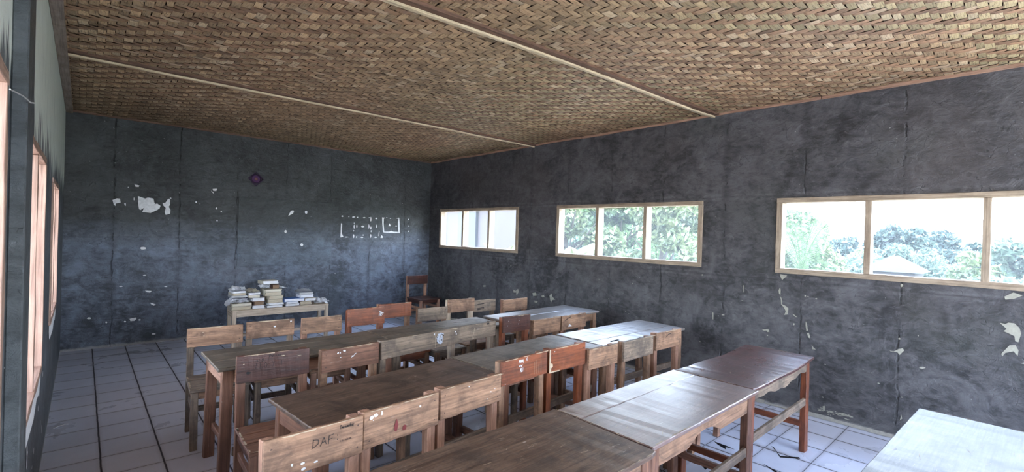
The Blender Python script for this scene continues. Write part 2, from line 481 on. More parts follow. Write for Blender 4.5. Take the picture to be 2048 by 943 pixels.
# ------------------------------------------------------------------ the room shell
def wall_grid(name, mats, fixed_axis, p_in, p_out, a0, a1, z1, holes, chips=(), chip_mats=None, extra=None):
    """wall between a0..a1 (along the other axis), thickness p_in..p_out, with rectangular window holes"""
    bm = bmesh.new()
    us = sorted({a0, a1} | {h[0] for h in holes} | {h[1] for h in holes})
    zs = sorted({0.0, z1} | {h[2] for h in holes} | {h[3] for h in holes})
    def P(u, z, d):
        return (d, u, z) if fixed_axis == 0 else (u, d, z)
    def solid(i, j):
        if i < 0 or j < 0 or i >= len(us) - 1 or j >= len(zs) - 1: return False
        uc, zc = (us[i] + us[i + 1]) / 2, (zs[j] + zs[j + 1]) / 2
        return not any(h[0] < uc < h[1] and h[2] < zc < h[3] for h in holes)
    for i in range(len(us) - 1):
        for j in range(len(zs) - 1):
            if not solid(i, j): continue
            ua, ub, za, zb = us[i], us[i + 1], zs[j], zs[j + 1]
            poly(bm, [P(ua, za, p_in), P(ub, za, p_in), P(ub, zb, p_in), P(ua, zb, p_in)], 0)
            poly(bm, [P(ua, za, p_out), P(ub, za, p_out), P(ub, zb, p_out), P(ua, zb, p_out)], 1)
            for (ni, nj, q) in ((i - 1, j, [(ua, za), (ua, zb)]), (i + 1, j, [(ub, za), (ub, zb)]), (i, j - 1, [(ua, za), (ub, za)]), (i, j + 1, [(ua, zb), (ub, zb)])):
                if not solid(ni, nj):
                    poly(bm, [P(*q[0], p_in), P(*q[1], p_in), P(*q[1], p_out), P(*q[0], p_out)], 2)
    bmesh.ops.remove_doubles(bm, verts=bm.verts[:], dist=1e-5)
    bmesh.ops.recalc_face_normals(bm, faces=bm.faces[:])
    d_in = p_in + (0.0025 if p_in > p_out else -0.0025)
    nv = [0, 0, 0]; nv[fixed_axis] = 1 if p_in > p_out else -1
    for q, ci in chips:
        patch(bm, q, lambda u, z: P(u, z, d_in), ci, nv)
    if extra: extra(bm)
    return structure(obj(name, bm, mats))

BACK_MARKS = [[(0.551,2.02),(0.629,1.991),(0.658,2.008),(0.72,1.998),(0.73,1.946),(0.745,1.926),(0.695,1.894),(0.761,1.933),(0.8,1.903),(0.79,1.865),(0.763,1.842),(0.691,1.797),(0.633,1.805),(0.601,1.807),(0.622,1.866),(0.584,1.835),(0.566,1.842),(0.556,1.917)],[(0.824,1.941),(0.856,1.951),(0.886,2.01),(0.904,2.002),(0.908,1.925),(0.894,1.894),(0.916,1.85),(0.911,1.798),(0.86,1.779),(0.849,1.817),(0.86,1.877),(0.83,1.912)],[(0.288,1.948),(0.331,1.973),(0.363,1.972),(0.373,1.919),(0.343,1.91),(0.324,1.905),(0.32,1.871),(0.303,1.886)],[(0.408,1.914),(0.426,1.911),(0.426,1.88),(0.413,1.886)],[(0.509,2.175),(0.563,2.165),(0.557,2.145),(0.524,2.142)],[(1.416,2.193),(1.476,2.201),(1.464,2.165),(1.426,2.165)],[(1.396,2.167),(1.43,2.139),(1.435,2.119),(1.407,2.145)],[(1.225,1.983),(1.223,1.975),(1.217,1.973),(1.212,1.971),(1.207,1.978),(1.204,1.986),(1.21,1.992),(1.217,1.993),(1.223,1.992)],[(1.484,1.905),(1.482,1.898),(1.475,1.891),(1.467,1.894),(1.46,1.899),(1.46,1.909),(1.466,1.918),(1.474,1.92),(1.481,1.916)],[(1.546,1.863),(1.541,1.856),(1.537,1.852),(1.53,1.853),(1.526,1.858),(1.526,1.866),(1.53,1.873),(1.536,1.875),(1.543,1.871)],[(1.493,1.724),(1.492,1.717),(1.486,1.714),(1.48,1.716),(1.476,1.72),(1.478,1.726),(1.48,1.733),(1.486,1.733),(1.49,1.729)],[(0.922,2.018),(0.921,2.014),(0.915,2.011),(0.908,2.01),(0.903,2.013),(0.904,2.021),(0.908,2.024),(0.914,2.025),(0.919,2.024)],[(0.515,1.979),(0.513,1.964),(0.511,1.956),(0.508,1.962),(0.506,1.971),(0.506,1.985),(0.507,1.996),(0.511,1.998),(0.513,1.992)],[(0.65,1.311),(0.65,1.298),(0.626,1.294),(0.604,1.293),(0.594,1.303),(0.587,1.316),(0.602,1.327),(0.626,1.329),(0.647,1.324)],[(0.45,2.131),(0.45,2.126),(0.447,2.124),(0.443,2.125),(0.441,2.128),(0.441,2.133),(0.443,2.136),(0.447,2.136),(0.45,2.136)],[(2.481,1.84),(2.52,1.928),(2.557,1.938),(2.569,1.915),(2.551,1.882)],[(3.365,1.755),(3.385,1.748),(3.383,1.579),(3.416,1.512),(3.36,1.504),(3.363,1.578)],[(4.122,1.506),(4.143,1.56),(4.169,1.539),(4.17,1.507)],[(4.143,1.891),(4.182,1.884),(4.181,1.776),(4.198,1.619),(4.174,1.618),(4.153,1.757)],[(4.174,1.625),(4.303,1.632),(4.353,1.648),(4.383,1.631),(4.495,1.63),(4.522,1.604),(4.179,1.611)],[(4.48,1.901),(4.504,1.898),(4.522,1.604),(4.489,1.615),(4.476,1.769)],[(4.149,1.892),(4.207,1.889),(4.207,1.876),(4.155,1.874)],[(4.439,1.895),(4.5,1.904),(4.501,1.883),(4.446,1.885)],[(4.299,1.79),(4.332,1.731),(4.277,1.733)],[(4.093,1.631),(4.101,1.627),(4.084,1.538),(4.077,1.541)],[(2.782,1.915),(2.781,1.899),(2.767,1.889),(2.752,1.894),(2.744,1.904),(2.74,1.922),(2.75,1.934),(2.766,1.942),(2.781,1.932)],[(2.464,1.586),(2.462,1.571),(2.452,1.557),(2.44,1.565),(2.428,1.576),(2.428,1.594),(2.439,1.606),(2.45,1.609),(2.46,1.602)],[(2.731,1.373),(2.729,1.36),(2.712,1.348),(2.695,1.35),(2.686,1.364),(2.682,1.379),(2.694,1.393),(2.712,1.394),(2.724,1.386)],[(3.402,1.88),(3.4,1.872),(3.39,1.868),(3.377,1.867),(3.369,1.873),(3.369,1.883),(3.379,1.891),(3.389,1.891),(3.4,1.888)],[(3.515,1.875),(3.513,1.871),(3.507,1.867),(3.5,1.868),(3.496,1.872),(3.495,1.877),(3.5,1.881),(3.507,1.882),(3.513,1.878)],[(3.626,1.875),(3.613,1.868),(3.598,1.864),(3.578,1.864),(3.561,1.869),(3.568,1.875),(3.579,1.88),(3.599,1.885),(3.613,1.881)],[(3.679,1.872),(3.676,1.865),(3.668,1.862),(3.658,1.863),(3.652,1.867),(3.648,1.874),(3.658,1.879),(3.667,1.882),(3.678,1.878)],[(3.817,1.871),(3.809,1.865),(3.796,1.86),(3.78,1.86),(3.77,1.866),(3.769,1.873),(3.781,1.878),(3.795,1.882),(3.812,1.877)],[(3.506,1.514),(3.493,1.508),(3.476,1.504),(3.456,1.505),(3.44,1.509),(3.44,1.515),(3.458,1.52),(3.476,1.52),(3.497,1.518)],[(3.614,1.704),(3.615,1.683),(3.609,1.663),(3.604,1.668),(3.598,1.69),(3.597,1.717),(3.601,1.73),(3.607,1.74),(3.613,1.725)],[(3.668,1.709),(3.664,1.691),(3.659,1.676),(3.653,1.686),(3.648,1.698),(3.646,1.719),(3.651,1.734),(3.657,1.738),(3.663,1.729)],[(3.802,1.71),(3.793,1.701),(3.774,1.693),(3.754,1.696),(3.742,1.703),(3.738,1.713),(3.756,1.723),(3.774,1.725),(3.79,1.721)],[(3.614,1.533),(3.612,1.508),(3.607,1.5),(3.6,1.495),(3.596,1.519),(3.595,1.546),(3.598,1.561),(3.605,1.562),(3.612,1.555)],[(3.666,1.516),(3.665,1.507),(3.659,1.501),(3.652,1.504),(3.647,1.511),(3.646,1.521),(3.651,1.529),(3.658,1.529),(3.665,1.526)],[(3.788,1.513),(3.78,1.506),(3.766,1.501),(3.744,1.504),(3.736,1.509),(3.736,1.516),(3.744,1.522),(3.764,1.524),(3.78,1.519)],[(3.9,1.713),(3.896,1.684),(3.891,1.675),(3.884,1.675),(3.88,1.7),(3.878,1.727),(3.882,1.75),(3.889,1.752),(3.896,1.736)],[(3.932,1.847),(3.93,1.815),(3.925,1.81),(3.916,1.81),(3.911,1.83),(3.912,1.861),(3.915,1.887),(3.922,1.892),(3.931,1.876)],[(3.937,1.688),(3.935,1.669),(3.929,1.656),(3.922,1.664),(3.916,1.677),(3.917,1.7),(3.92,1.711),(3.928,1.714),(3.934,1.71)],[(3.941,1.627),(3.94,1.614),(3.936,1.609),(3.931,1.607),(3.927,1.619),(3.926,1.633),(3.93,1.643),(3.935,1.643),(3.939,1.639)],[(3.939,1.542),(3.936,1.521),(3.932,1.505),(3.926,1.508),(3.922,1.531),(3.921,1.552),(3.923,1.574),(3.929,1.572),(3.935,1.566)],[(4.049,1.718),(4.047,1.699),(4.041,1.688),(4.035,1.687),(4.031,1.707),(4.029,1.727),(4.033,1.752),(4.04,1.751),(4.045,1.741)],[(4.052,1.869),(4.047,1.861),(4.033,1.855),(4.017,1.855),(4.012,1.862),(4.006,1.872),(4.017,1.88),(4.031,1.882),(4.042,1.878)],[(4.057,1.518),(4.049,1.51),(4.032,1.508),(4.01,1.507),(4.003,1.513),(4.001,1.52),(4.01,1.527),(4.03,1.529),(4.05,1.523)],[(3.913,1.876),(3.909,1.871),(3.896,1.869),(3.883,1.867),(3.874,1.872),(3.874,1.876),(3.885,1.879),(3.895,1.881),(3.905,1.88)],[(4.257,1.891),(4.252,1.886),(4.243,1.884),(4.232,1.884),(4.228,1.887),(4.225,1.892),(4.233,1.896),(4.243,1.897),(4.25,1.895)],[(4.331,1.882),(4.326,1.876),(4.318,1.873),(4.309,1.874),(4.305,1.878),(4.304,1.883),(4.31,1.887),(4.318,1.889),(4.327,1.886)],[(4.463,1.741),(4.456,1.734),(4.444,1.733),(4.429,1.733),(4.417,1.736),(4.421,1.742),(4.427,1.747),(4.445,1.749),(4.461,1.746)],[(4.711,1.879),(4.711,1.872),(4.702,1.87),(4.694,1.868),(4.688,1.875),(4.69,1.882),(4.694,1.887),(4.701,1.89),(4.71,1.886)],[(4.721,1.749),(4.716,1.742),(4.707,1.741),(4.698,1.74),(4.688,1.745),(4.691,1.752),(4.698,1.756),(4.706,1.758),(4.717,1.754)],[(4.723,1.646),(4.72,1.638),(4.711,1.634),(4.701,1.636),(4.693,1.641),(4.695,1.65),(4.699,1.657),(4.71,1.658),(4.718,1.653)],[(3.792,1.553),(3.789,1.545),(3.784,1.543),(3.779,1.541),(3.774,1.548),(3.773,1.557),(3.777,1.564),(3.784,1.564),(3.788,1.561)],[(3.61,1.627),(3.608,1.619),(3.603,1.613),(3.599,1.617),(3.596,1.622),(3.595,1.63),(3.598,1.64),(3.603,1.64),(3.607,1.636)],[(3.612,1.764),(3.611,1.759),(3.606,1.756),(3.601,1.756),(3.6,1.76),(3.599,1.768),(3.602,1.773),(3.606,1.775),(3.61,1.771)],[(0.494,0.356),(0.558,0.367),(0.571,0.356),(0.548,0.324),(0.506,0.323)],[(0.651,0.729),(0.726,0.721),(0.71,0.698),(0.677,0.706)],[(0.713,0.558),(0.741,0.549),(0.781,0.522),(0.753,0.513),(0.725,0.532)],[(0.416,0.8),(0.41,0.795),(0.4,0.794),(0.386,0.795),(0.377,0.8),(0.379,0.805),(0.386,0.808),(0.399,0.809),(0.408,0.806)],[(0.461,0.322),(0.458,0.316),(0.45,0.314),(0.441,0.316),(0.436,0.322),(0.437,0.327),(0.44,0.333),(0.45,0.334),(0.457,0.329)],[(0.615,0.331),(0.614,0.323),(0.605,0.321),(0.595,0.324),(0.588,0.329),(0.591,0.337),(0.596,0.34),(0.604,0.342),(0.612,0.338)],[(0.9,0.771),(0.898,0.768),(0.887,0.766),(0.873,0.769),(0.867,0.771),(0.865,0.775),(0.875,0.778),(0.887,0.779),(0.902,0.775)],[(0.267,0.333),(0.264,0.325),(0.259,0.32),(0.253,0.321),(0.249,0.33),(0.247,0.34),(0.252,0.344),(0.259,0.344),(0.264,0.341)],[(0.785,0.116),(0.777,0.111),(0.766,0.108),(0.747,0.111),(0.735,0.119),(0.741,0.125),(0.749,0.13),(0.764,0.13),(0.777,0.124)],[(0.107,0.402),(0.103,0.395),(0.091,0.392),(0.077,0.394),(0.065,0.402),(0.07,0.409),(0.076,0.416),(0.091,0.416),(0.104,0.409)],[(0.661,0.94),(0.66,0.935),(0.648,0.934),(0.634,0.934),(0.624,0.939),(0.627,0.943),(0.636,0.946),(0.648,0.948),(0.659,0.944)],[(0.697,-0.012),(0.786,0.001),(0.882,0.005),(0.877,-0.011),(0.786,-0.019)],[(1.05,-0.017),(1.046,-0.024),(1.024,-0.023),(1.001,-0.02),(0.985,-0.013),(0.98,-0.004),(0.999,-0.002),(1.023,-0.002),(1.043,-0.01)],[(0.98,-0.017),(0.972,-0.025),(0.962,-0.028),(0.947,-0.026),(0.938,-0.015),(0.936,-0.006),(0.948,0.001),(0.961,-0.001),(0.976,-0.006)],[(1.128,-0.027),(1.121,-0.032),(1.105,-0.036),(1.088,-0.03),(1.076,-0.023),(1.072,-0.016),(1.084,-0.013),(1.106,-0.016),(1.121,-0.019)]]
RIGHT_MARKS = [[(0.789,0.746),(0.761,0.743),(0.728,0.771),(0.701,0.782),(0.691,0.766),(0.72,0.721),(0.736,0.74),(0.782,0.739)],[(0.134,1.092),(0.104,1.086),(0.088,1.1),(0.057,1.099),(0.03,1.068),(0.021,1.028),(0.033,0.961),(0.05,0.965),(0.055,1.003),(0.083,1.017),(0.113,1.031),(0.095,1.049)],[(0.079,0.929),(0.048,0.938),(0.031,0.9),(0.035,0.858),(0.057,0.888),(0.099,0.867),(0.114,0.837),(0.12,0.856)],[(0.114,1.293),(0.068,1.33),(0.02,1.312),(0.066,1.281),(0.108,1.271)],[(1.287,0.078),(1.247,0.119),(1.221,0.078),(1.174,0.102),(1.141,0.084),(1.087,0.097),(1.125,0.051),(1.204,0.042),(1.261,0.038)],[(0.713,1.318),(0.714,1.309),(0.72,1.305),(0.726,1.301),(0.73,1.31),(0.731,1.322),(0.728,1.33),(0.721,1.33),(0.713,1.326)],[(0.718,0.86),(0.718,0.856),(0.724,0.852),(0.73,0.853),(0.734,0.854),(0.734,0.859),(0.73,0.863),(0.725,0.867),(0.72,0.864)],[(0.55,0.652),(0.555,0.646),(0.569,0.638),(0.582,0.637),(0.59,0.64),(0.59,0.645),(0.584,0.651),(0.569,0.655),(0.558,0.655)],[(0.705,0.164),(0.696,0.219),(0.689,0.186)],[(1.038,0.06),(1.043,0.052),(1.052,0.048),(1.063,0.043),(1.067,0.048),(1.068,0.053),(1.064,0.059),(1.052,0.063),(1.046,0.064)],[(0.019,0.807),(0.002,0.816),(0.001,0.805)],[(1.676,1.334),(1.61,1.325),(1.625,1.304),(1.655,1.276),(1.671,1.309)],[(1.683,1.171),(1.67,1.202),(1.663,1.177),(1.665,1.126),(1.678,1.137)],[(1.669,1.117),(1.653,1.093),(1.647,1.034),(1.612,1.022),(1.589,1.0),(1.595,0.94),(1.625,0.931),(1.611,0.971),(1.635,1.01),(1.655,1.033),(1.66,1.084)],[(1.826,0.749),(1.786,0.762),(1.761,0.76),(1.757,0.739),(1.777,0.733),(1.781,0.747),(1.809,0.741)],[(1.766,0.701),(1.768,0.696),(1.772,0.695),(1.776,0.694),(1.778,0.696),(1.779,0.7),(1.776,0.704),(1.772,0.706),(1.768,0.705)],[(1.421,0.785),(1.405,0.792),(1.392,0.757),(1.395,0.74),(1.408,0.746)],[(1.557,0.954),(1.538,0.948),(1.508,0.926),(1.526,0.927)],[(1.439,1.142),(1.442,1.136),(1.445,1.135),(1.45,1.134),(1.452,1.138),(1.452,1.144),(1.45,1.147),(1.446,1.149),(1.441,1.147)],[(1.416,1.138),(1.417,1.135),(1.42,1.132),(1.423,1.132),(1.426,1.135),(1.426,1.139),(1.424,1.143),(1.42,1.144),(1.417,1.142)],[(1.344,1.127),(1.346,1.123),(1.351,1.119),(1.357,1.12),(1.36,1.123),(1.361,1.126),(1.356,1.13),(1.351,1.131),(1.346,1.131)],[(2.027,1.187),(2.021,1.188),(2.02,1.121),(2.025,1.12)],[(2.347,0.853),(2.335,0.85),(2.335,0.775),(2.341,0.776)],[(2.213,0.845),(2.215,0.839),(2.226,0.836),(2.238,0.836),(2.246,0.837),(2.244,0.843),(2.237,0.847),(2.226,0.85),(2.219,0.848)],[(2.47,1.258),(2.47,1.253),(2.475,1.25),(2.479,1.25),(2.483,1.254),(2.483,1.259),(2.481,1.265),(2.476,1.266),(2.471,1.264)],[(1.377,0.678),(1.366,0.664),(1.341,0.641),(1.372,0.639)],[(1.529,0.853),(1.53,0.847),(1.534,0.842),(1.539,0.844),(1.542,0.848),(1.542,0.855),(1.539,0.861),(1.535,0.864),(1.53,0.86)],[(1.434,0.898),(1.422,0.867),(1.413,0.811),(1.426,0.805),(1.435,0.856)],[(5.623,0.755),(5.564,0.739),(5.503,0.778),(5.491,0.727),(5.536,0.666),(5.548,0.714),(5.611,0.707)],[(5.178,0.749),(5.103,0.764),(5.079,0.72),(5.158,0.701)],[(4.984,0.728),(4.929,0.747),(4.915,0.717),(4.97,0.705)],[(4.816,0.751),(4.776,0.786),(4.749,0.737),(4.699,0.704),(4.759,0.688),(4.778,0.649),(4.801,0.692)],[(5.137,0.634),(5.054,0.638),(5.074,0.605),(5.118,0.605)],[(6.323,0.74),(6.327,0.727),(6.352,0.721),(6.385,0.718),(6.401,0.727),(6.399,0.739),(6.38,0.749),(6.353,0.753),(6.324,0.753)]]

rr = random.Random(5)
back_chips = [(q, 3) for q in BACK_MARKS]
def back_extra(bm):
    # the smooth painted writing board standing a few millimetres proud of the plaster
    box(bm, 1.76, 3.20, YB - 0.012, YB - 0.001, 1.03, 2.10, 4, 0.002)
    for q in BACK_MARKS:
        cx = sum(a[0] for a in q) / len(q); cz = sum(a[1] for a in q) / len(q)
        if 1.76 < cx < 3.2 and 1.03 < cz < 2.1:
            patch(bm, q, lambda u, z: (u, YB - 0.014, z), 3, (0, -1, 0))
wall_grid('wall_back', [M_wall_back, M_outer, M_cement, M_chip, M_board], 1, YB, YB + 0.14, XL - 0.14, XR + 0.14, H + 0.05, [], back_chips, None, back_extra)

WR = [(5.54, 7.79), (2.49, 4.71), (-0.53, 1.72)]
WZ0, WZ1 = 1.345, 2.095
right_chips = [(q, 4) for i, q in enumerate(RIGHT_MARKS)]
right_chips = [c for c in right_chips if not (min(q[1] for q in c[0]) < .14 and 1.0 < c[0][0][0] < 1.4)]
for k in range(34):
    right_chips.append((blob(rr, rr.uniform(1.05, 1.30), rr.uniform(.055, .105), rr.uniform(.004, .028), rr.uniform(.002, .007), 7), 4))
right_chips.append((blob(rr, 1.262, .105, .012, .026, 9), 4))
for k in range(40):
    y = rr.uniform(0.2, 7.9)
    right_chips.append((blob(rr, y, rr.uniform(0.15, 1.2), rr.uniform(.003, .010), rr.uniform(.003, .008), 6), 4))
def right_extra(bm):
    # rough cement fillet along the foot of the wall
    y = 0.2
    while y < 8.1:
        y2 = y + rr.uniform(0.12, 0.3)
        h = rr.uniform(0.018, 0.045); d = rr.uniform(0.012, 0.03)
        vs = [(XR - 0.001, y, h), (XR - 0.001, y2, h * rr.uniform(.8, 1.2)), (XR - d, y2, 0.004), (XR - d * rr.uniform(.8, 1.2), y, 0.004)]
        f = poly(bm, vs, 2); f.normal_update()
        if f.normal.x > 0: f.normal_flip()
        y = y2
wall_grid('wall_right', [M_wall_right, M_outer, M_cement, M_chip, M_chip_cream], 0, XR, XR + 0.13, YF - 0.14, YB, H + 0.05,
          [(a, b, WZ0, WZ1) for a, b in WR], right_chips, None, right_extra)

WL = [(5.10, 6.28, 0.84, 1.99), (2.92, 4.14, 0.72, 2.04), (0.95, 2.075, 0.72, 2.10)]
def left_extra(bm):
    for (a, b, z0, z1) in WL[:2]:
        # broken white plaster edge below and beside the opening
        y = b + 0.01
        pts = [(b, z0 - 0.02), (b + 0.03, z0 + 0.10), (b + 0.055, z0 + 0.02), (b + 0.03, z0 - 0.08), (b - 0.12, z0 - 0.12), (b - 0.3, z0 - 0.10), (b - 0.5, z0 - 0.15), (a + 0.1, z0 - 0.13), (a, z0 - 0.05), (a, z0)]
        patch(bm, pts, lambda u, z: (XL + 0.003, u, z), 3, (1, 0, 0))
    for k in range(14):
        patch(bm, blob(rr, rr.uniform(2.6, 4.6), rr.uniform(0.2, 0.65), rr.uniform(.01, .03), rr.uniform(.01, .05), 7), lambda u, z: (XL + 0.003, u, z), 3, (1, 0, 0))
wall_grid('wall_left', [M_wall_left, M_outer, M_chip, M_chip], 0, XL, XL - 0.13, YF - 0.14, YB, H + 0.05, WL, [], None, left_extra)
WF = [(0.3, 1.5, 0.0, 2.4), (1.8, 5.05, 0.7, 2.6)]   # unseen door and window openings added behind the camera to brighten the room
wall_grid('wall_front', [M_wall_right, M_outer, M_cement], 1, YF, YF - 0.14, XL - 0.13, XR + 0.13, H + 0.05, WF)

bm = bmesh.new()
box(bm, XL, XL + 0.04, 2.235, 2.485, 0, H, 0, 0.004)
o = obj('wall_pillar', bm, [M_pillar]); structure(o, 'dark painted flat pillar on the left wall between the windows')

# floor with broken gaps
bm = bmesh.new()
poly(bm, [(XL - .13, YF - .14, 0), (XR + .13, YF - .14, 0), (XR + .13, YB + .14, 0), (XL - .13, YB + .14, 0)], 0)
poly(bm, [(XL - .13, YF - .14, -.12), (XL - .13, YB + .14, -.12), (XR + .13, YB + .14, -.12), (XR + .13, YF - .14, -.12)], 0)
for q in ([(3.88, 1.71), (3.84, 1.66), (3.80, 1.575), (3.845, 1.60), (3.86, 1.53), (3.875, 1.60)],
          [(3.43, 1.64), (3.40, 1.59), (3.35, 1.53), (3.40, 1.535), (3.44, 1.57), (3.46, 1.62)],
          [(4.17, 1.372), (4.155, 1.345), (4.00, 1.25), (4.10, 1.14), (4.125, 1.155), (4.03, 1.258)],
          [(3.79, 1.30), (3.775, 1.265), (3.70, 1.17), (3.73, 1.165)]):
    patch(bm, q, lambda u, v: (u, v, 0.0012), 1, (0, 0, 1))
for k in range(8):
    x, y = rr.uniform(0.3, 4.9), rr.uniform(0.3, 8)
    patch(bm, blob(rr, x, y, .012, .012, 6), lambda u, v: (u, v, 0.0015), 2, (0, 0, 1))
for k in range(40):  # plaster crumbs along the back wall
    x = rr.uniform(0.1, 3.4)
    patch(bm, blob(rr, x, YB - rr.uniform(.01, .05), rr.uniform(.006, .03), .012, 6), lambda u, v: (u, v, 0.002), 3, (0, 0, 1))
structure(obj('floor', bm, [M_floor, M_hole, M_hole, M_cement]))

# ------------------------------------------------------------------ woven bamboo ceiling
def ceil_z(x, y):
    """the mats sag a little between the battens and ripple near the right wall"""
    ph = (y - 2.5) / 2.8
    sag = -0.022 * math.sin(math.pi * (ph % 1.0)) * math.sin(math.pi * min(1, max(0, (x - XL) / (XR - XL))))
    edge = max(0.0, (x - (XR - 0.7)) / 0.7)
    rip = 0.0
    if y < 2.45:
        rip = -0.040 * edge * (1 - edge) * (0.8 + math.sin(y * 2.3 + 0.4))
    rip += -0.005 * edge * math.sin(y * 5.0)
    return H + sag + rip + 0.006 * noise.noise(Vector((x * 1.3, y * 1.3, 0)))

def build_weave():
    rng = np.random.RandomState(11)
    s = 0.051
    X0, X1, Y0, Y1 = XL - 0.02, XR + 0.02, YF - 0.02, YB + 0.02
    nx, ny = int((X1 - X0) / s), int((Y1 - Y0) / s)
    ex = np.linspace(X0, X1, nx + 1) + np.r_[0, rng.uniform(-.006, .006, nx - 1), 0]
    ey = np.linspace(Y0, Y1, ny + 1) + np.r_[0, rng.uniform(-.006, .006, ny - 1), 0]
    V, F, C, UV = [], [], [], []
    colA = rng.uniform(0, 1, ny); colB = rng.uniform(0, 1, nx)
    LU, WV = 5, 3
    tan_ = np.array((0.60, 0.43, 0.24)); brown = np.array((0.35, 0.185, 0.105)); green = np.array((0.46, 0.43, 0.22)); pale = np.array((0.78, 0.62, 0.41)); dark = np.array((0.10, 0.06, 0.04))
    def seg(along_x, k, a, b, tone, seed):
        # k: strip number across, a..b: cell numbers covered on top
        if along_x:
            w0, w1 = ey[k], ey[k + 1]; l0, l1 = ex[max(a, 0)], ex[min(b, nx)]
        else:
            w0, w1 = ex[k], ex[k + 1]; l0, l1 = ey[max(a, 0)], ey[min(b, ny)]
        if l1 - l0 < 0.01: return
        ext = 0.020
        gap = rng.uniform(0.0, 0.0035)
        tw = rng.uniform(-.0035, .0035)
        base = len(V)
        vo = rng.uniform(0, 50); uo = rng.uniform(0, 50)
        amp = rng.uniform(0.0075, 0.0115)
        for i in range(LU):
            f = i / (LU - 1)
            l = (l0 - ext) + (l1 - l0 + 2 * ext) * f
            arch = (0.0 if i in (0, LU - 1) else (1.0 if i == LU // 2 else 0.86))
            for j in range(WV):
                g = j / (WV - 1)
                w = (w0 + gap) + (w1 - w0 - 2 * gap) * g + tw * (f - .5) * 2
                zz = 0.006 - amp * arch - (0.0012 if j == 1 else 0.0)
                x, y = (l, w) if along_x else (w, l)
                x = min(max(x, X0), X1); y = min(max(y, Y0), Y1)
                V.append((x, y, ceil_z(x, y) + zz))
        c = tone
        for i in range(LU - 1):
            for j in range(WV - 1):
                q = [base + i * WV + j, base + i * WV + j + 1, base + (i + 1) * WV + j + 1, base + (i + 1) * WV + j]
                if not along_x: q = q[::-1]
                F.append(q[::-1] if True else q)
                uvq = [(i, j), (i, j + 1), (i + 1, j + 1), (i + 1, j)]
                if not along_x: uvq = uvq[::-1]
                uvq = uvq[::-1]
                for (ii, jj) in uvq:
                    UV.append((uo + ii / (LU - 1) * (l1 - l0) / s, vo + jj / (WV - 1)))
                C.append(c)
    def tone(along_x, t, x, y):
        r = rng.uniform()
        n = 0.5 + 0.5 * noise.noise(Vector((x * 0.45, y * 0.45, 3.0 if along_x else 9.0)))
        gx = min(1.0, max(0.0, (x - 1.2) / 2.0))      # strip shading put into colour: cross strips go paler and greener rightwards
        lead = gx if along_x else 1 - gx
        c = brown * (1 - lead) + tan_ * lead
        c = c * .55 + (tan_ * .5 + brown * .5) * .45
        if n < 0.55: c = c * (1 - .45 * gx * lead) + green * .45 * gx * lead
        c = c * (0.66 + 0.5 * t)
        if r > 0.90: c = c * .55 + pale * .45
        elif r < 0.05: c = c * .65 + dark * .35
        return c * rng.uniform(0.82, 1.16)
    for k in range(ny):           # strips running along x
        for a in range(-(k % 4), nx, 4):
            if a + 2 <= 0: continue
            x = X0 + (a + 1) * s; y = Y0 + k * s
            seg(True, k, a, a + 2, tone(True, colA[k], x, y), 0)
    for k in range(nx):           # strips running along y, on top where the others dive
        # x-strip j is on top at column i when (i + j) % 4 < 2
        a0 = (2 - k) % 4 - 4
        for a in range(a0, ny, 4):
            if a + 2 <= 0: continue
            x = X0 + k * s; y = Y0 + (a + 1) * s
            seg(False, k, a, a + 2, tone(False, colB[k], x, y), 0)
    me = bpy.data.meshes.new('ceiling')
    me.from_pydata(V, [], F)
    ca = me.color_attributes.new('strip', 'FLOAT_COLOR', 'CORNER')
    arr = np.ones((len(C), 4, 4), dtype=np.float32)
    arr[:, :, :3] = np.array(C, dtype=np.float32)[:, None, :]
    ca.data.foreach_set('color', arr.ravel())
    uvl = me.uv_layers.new(name='UVMap')
    uvl.data.foreach_set('uv', np.array(UV, dtype=np.float32).ravel())
    me.materials.append(M_weave)
    o = bpy.data.objects.new('ceiling', me)
    COL.objects.link(o)
    structure(o)
    return o
build_weave()
bm = bmesh.new()
box(bm, XL - 0.13, XR + 0.13, YF - 0.14, YB + 0.14, H + 0.030, H + 0.09, 0)  # opaque slab added to block light; its brown stands for the dark roof space
structure(obj('ceiling_backing', bm, [M_void]))
bm = bmesh.new()
box(bm, XL - 2.70, XR + 0.60, YF - 0.8, YB + 0.9, H + 0.10, H + 0.16, 0)  # deep left overhang, out of view, shaped to block sky and sun
structure(obj('roof', bm, [M_roof]))

def batten(name, y, dy, label):
    bm = bmesh.new()
    rg = random.Random(int(y * 10))
    xs = np.linspace(XL, XR, 15)
    for part, (w0, w1, h, mi) in enumerate(((0.030, 0.085, 0.010, 1), (0.0, 0.030, 0.026, 0))):
        for a, b in zip(xs, xs[1:]):
            vs = []
            for x in (a, b):
                f = (x - XL) / (XR - XL)
                yy = y + dy * f + 0.010 * math.sin(x * 1.7)
                z = ceil_z(x, yy) - 0.012
                # a darker brown strip runs on the near side of the pale one
                s0, s1 = (yy - w1, yy - w0)
                vs.append([(x, s0, z - h), (x, s1, z - h), (x, s1, z + 0.02), (x, s0, z + 0.02)])
            va = [bm.verts.new(p) for p in vs[0]]; vb = [bm.verts.new(p) for p in vs[1]]
            for j in range(4):
                bm.faces.new((va[j], va[(j + 1) % 4], vb[(j + 1) % 4], vb[j])).material_index = mi
    bmesh.ops.remove_doubles(bm, verts=bm.verts[:], dist=1e-5)
    bmesh.ops.recalc_face_normals(bm, faces=bm.faces[:])
    return structure(obj(name, bm, [M_batten, M_strip_brown]), label)
batten('trim_1', 5.38, -0.13, 'pale batten across the ceiling nearer the back wall')
batten('trim_2', 2.68, -0.27, 'pale batten across the ceiling nearer the camera')
bm = bmesh.new()
rg = random.Random(4)
y = YF
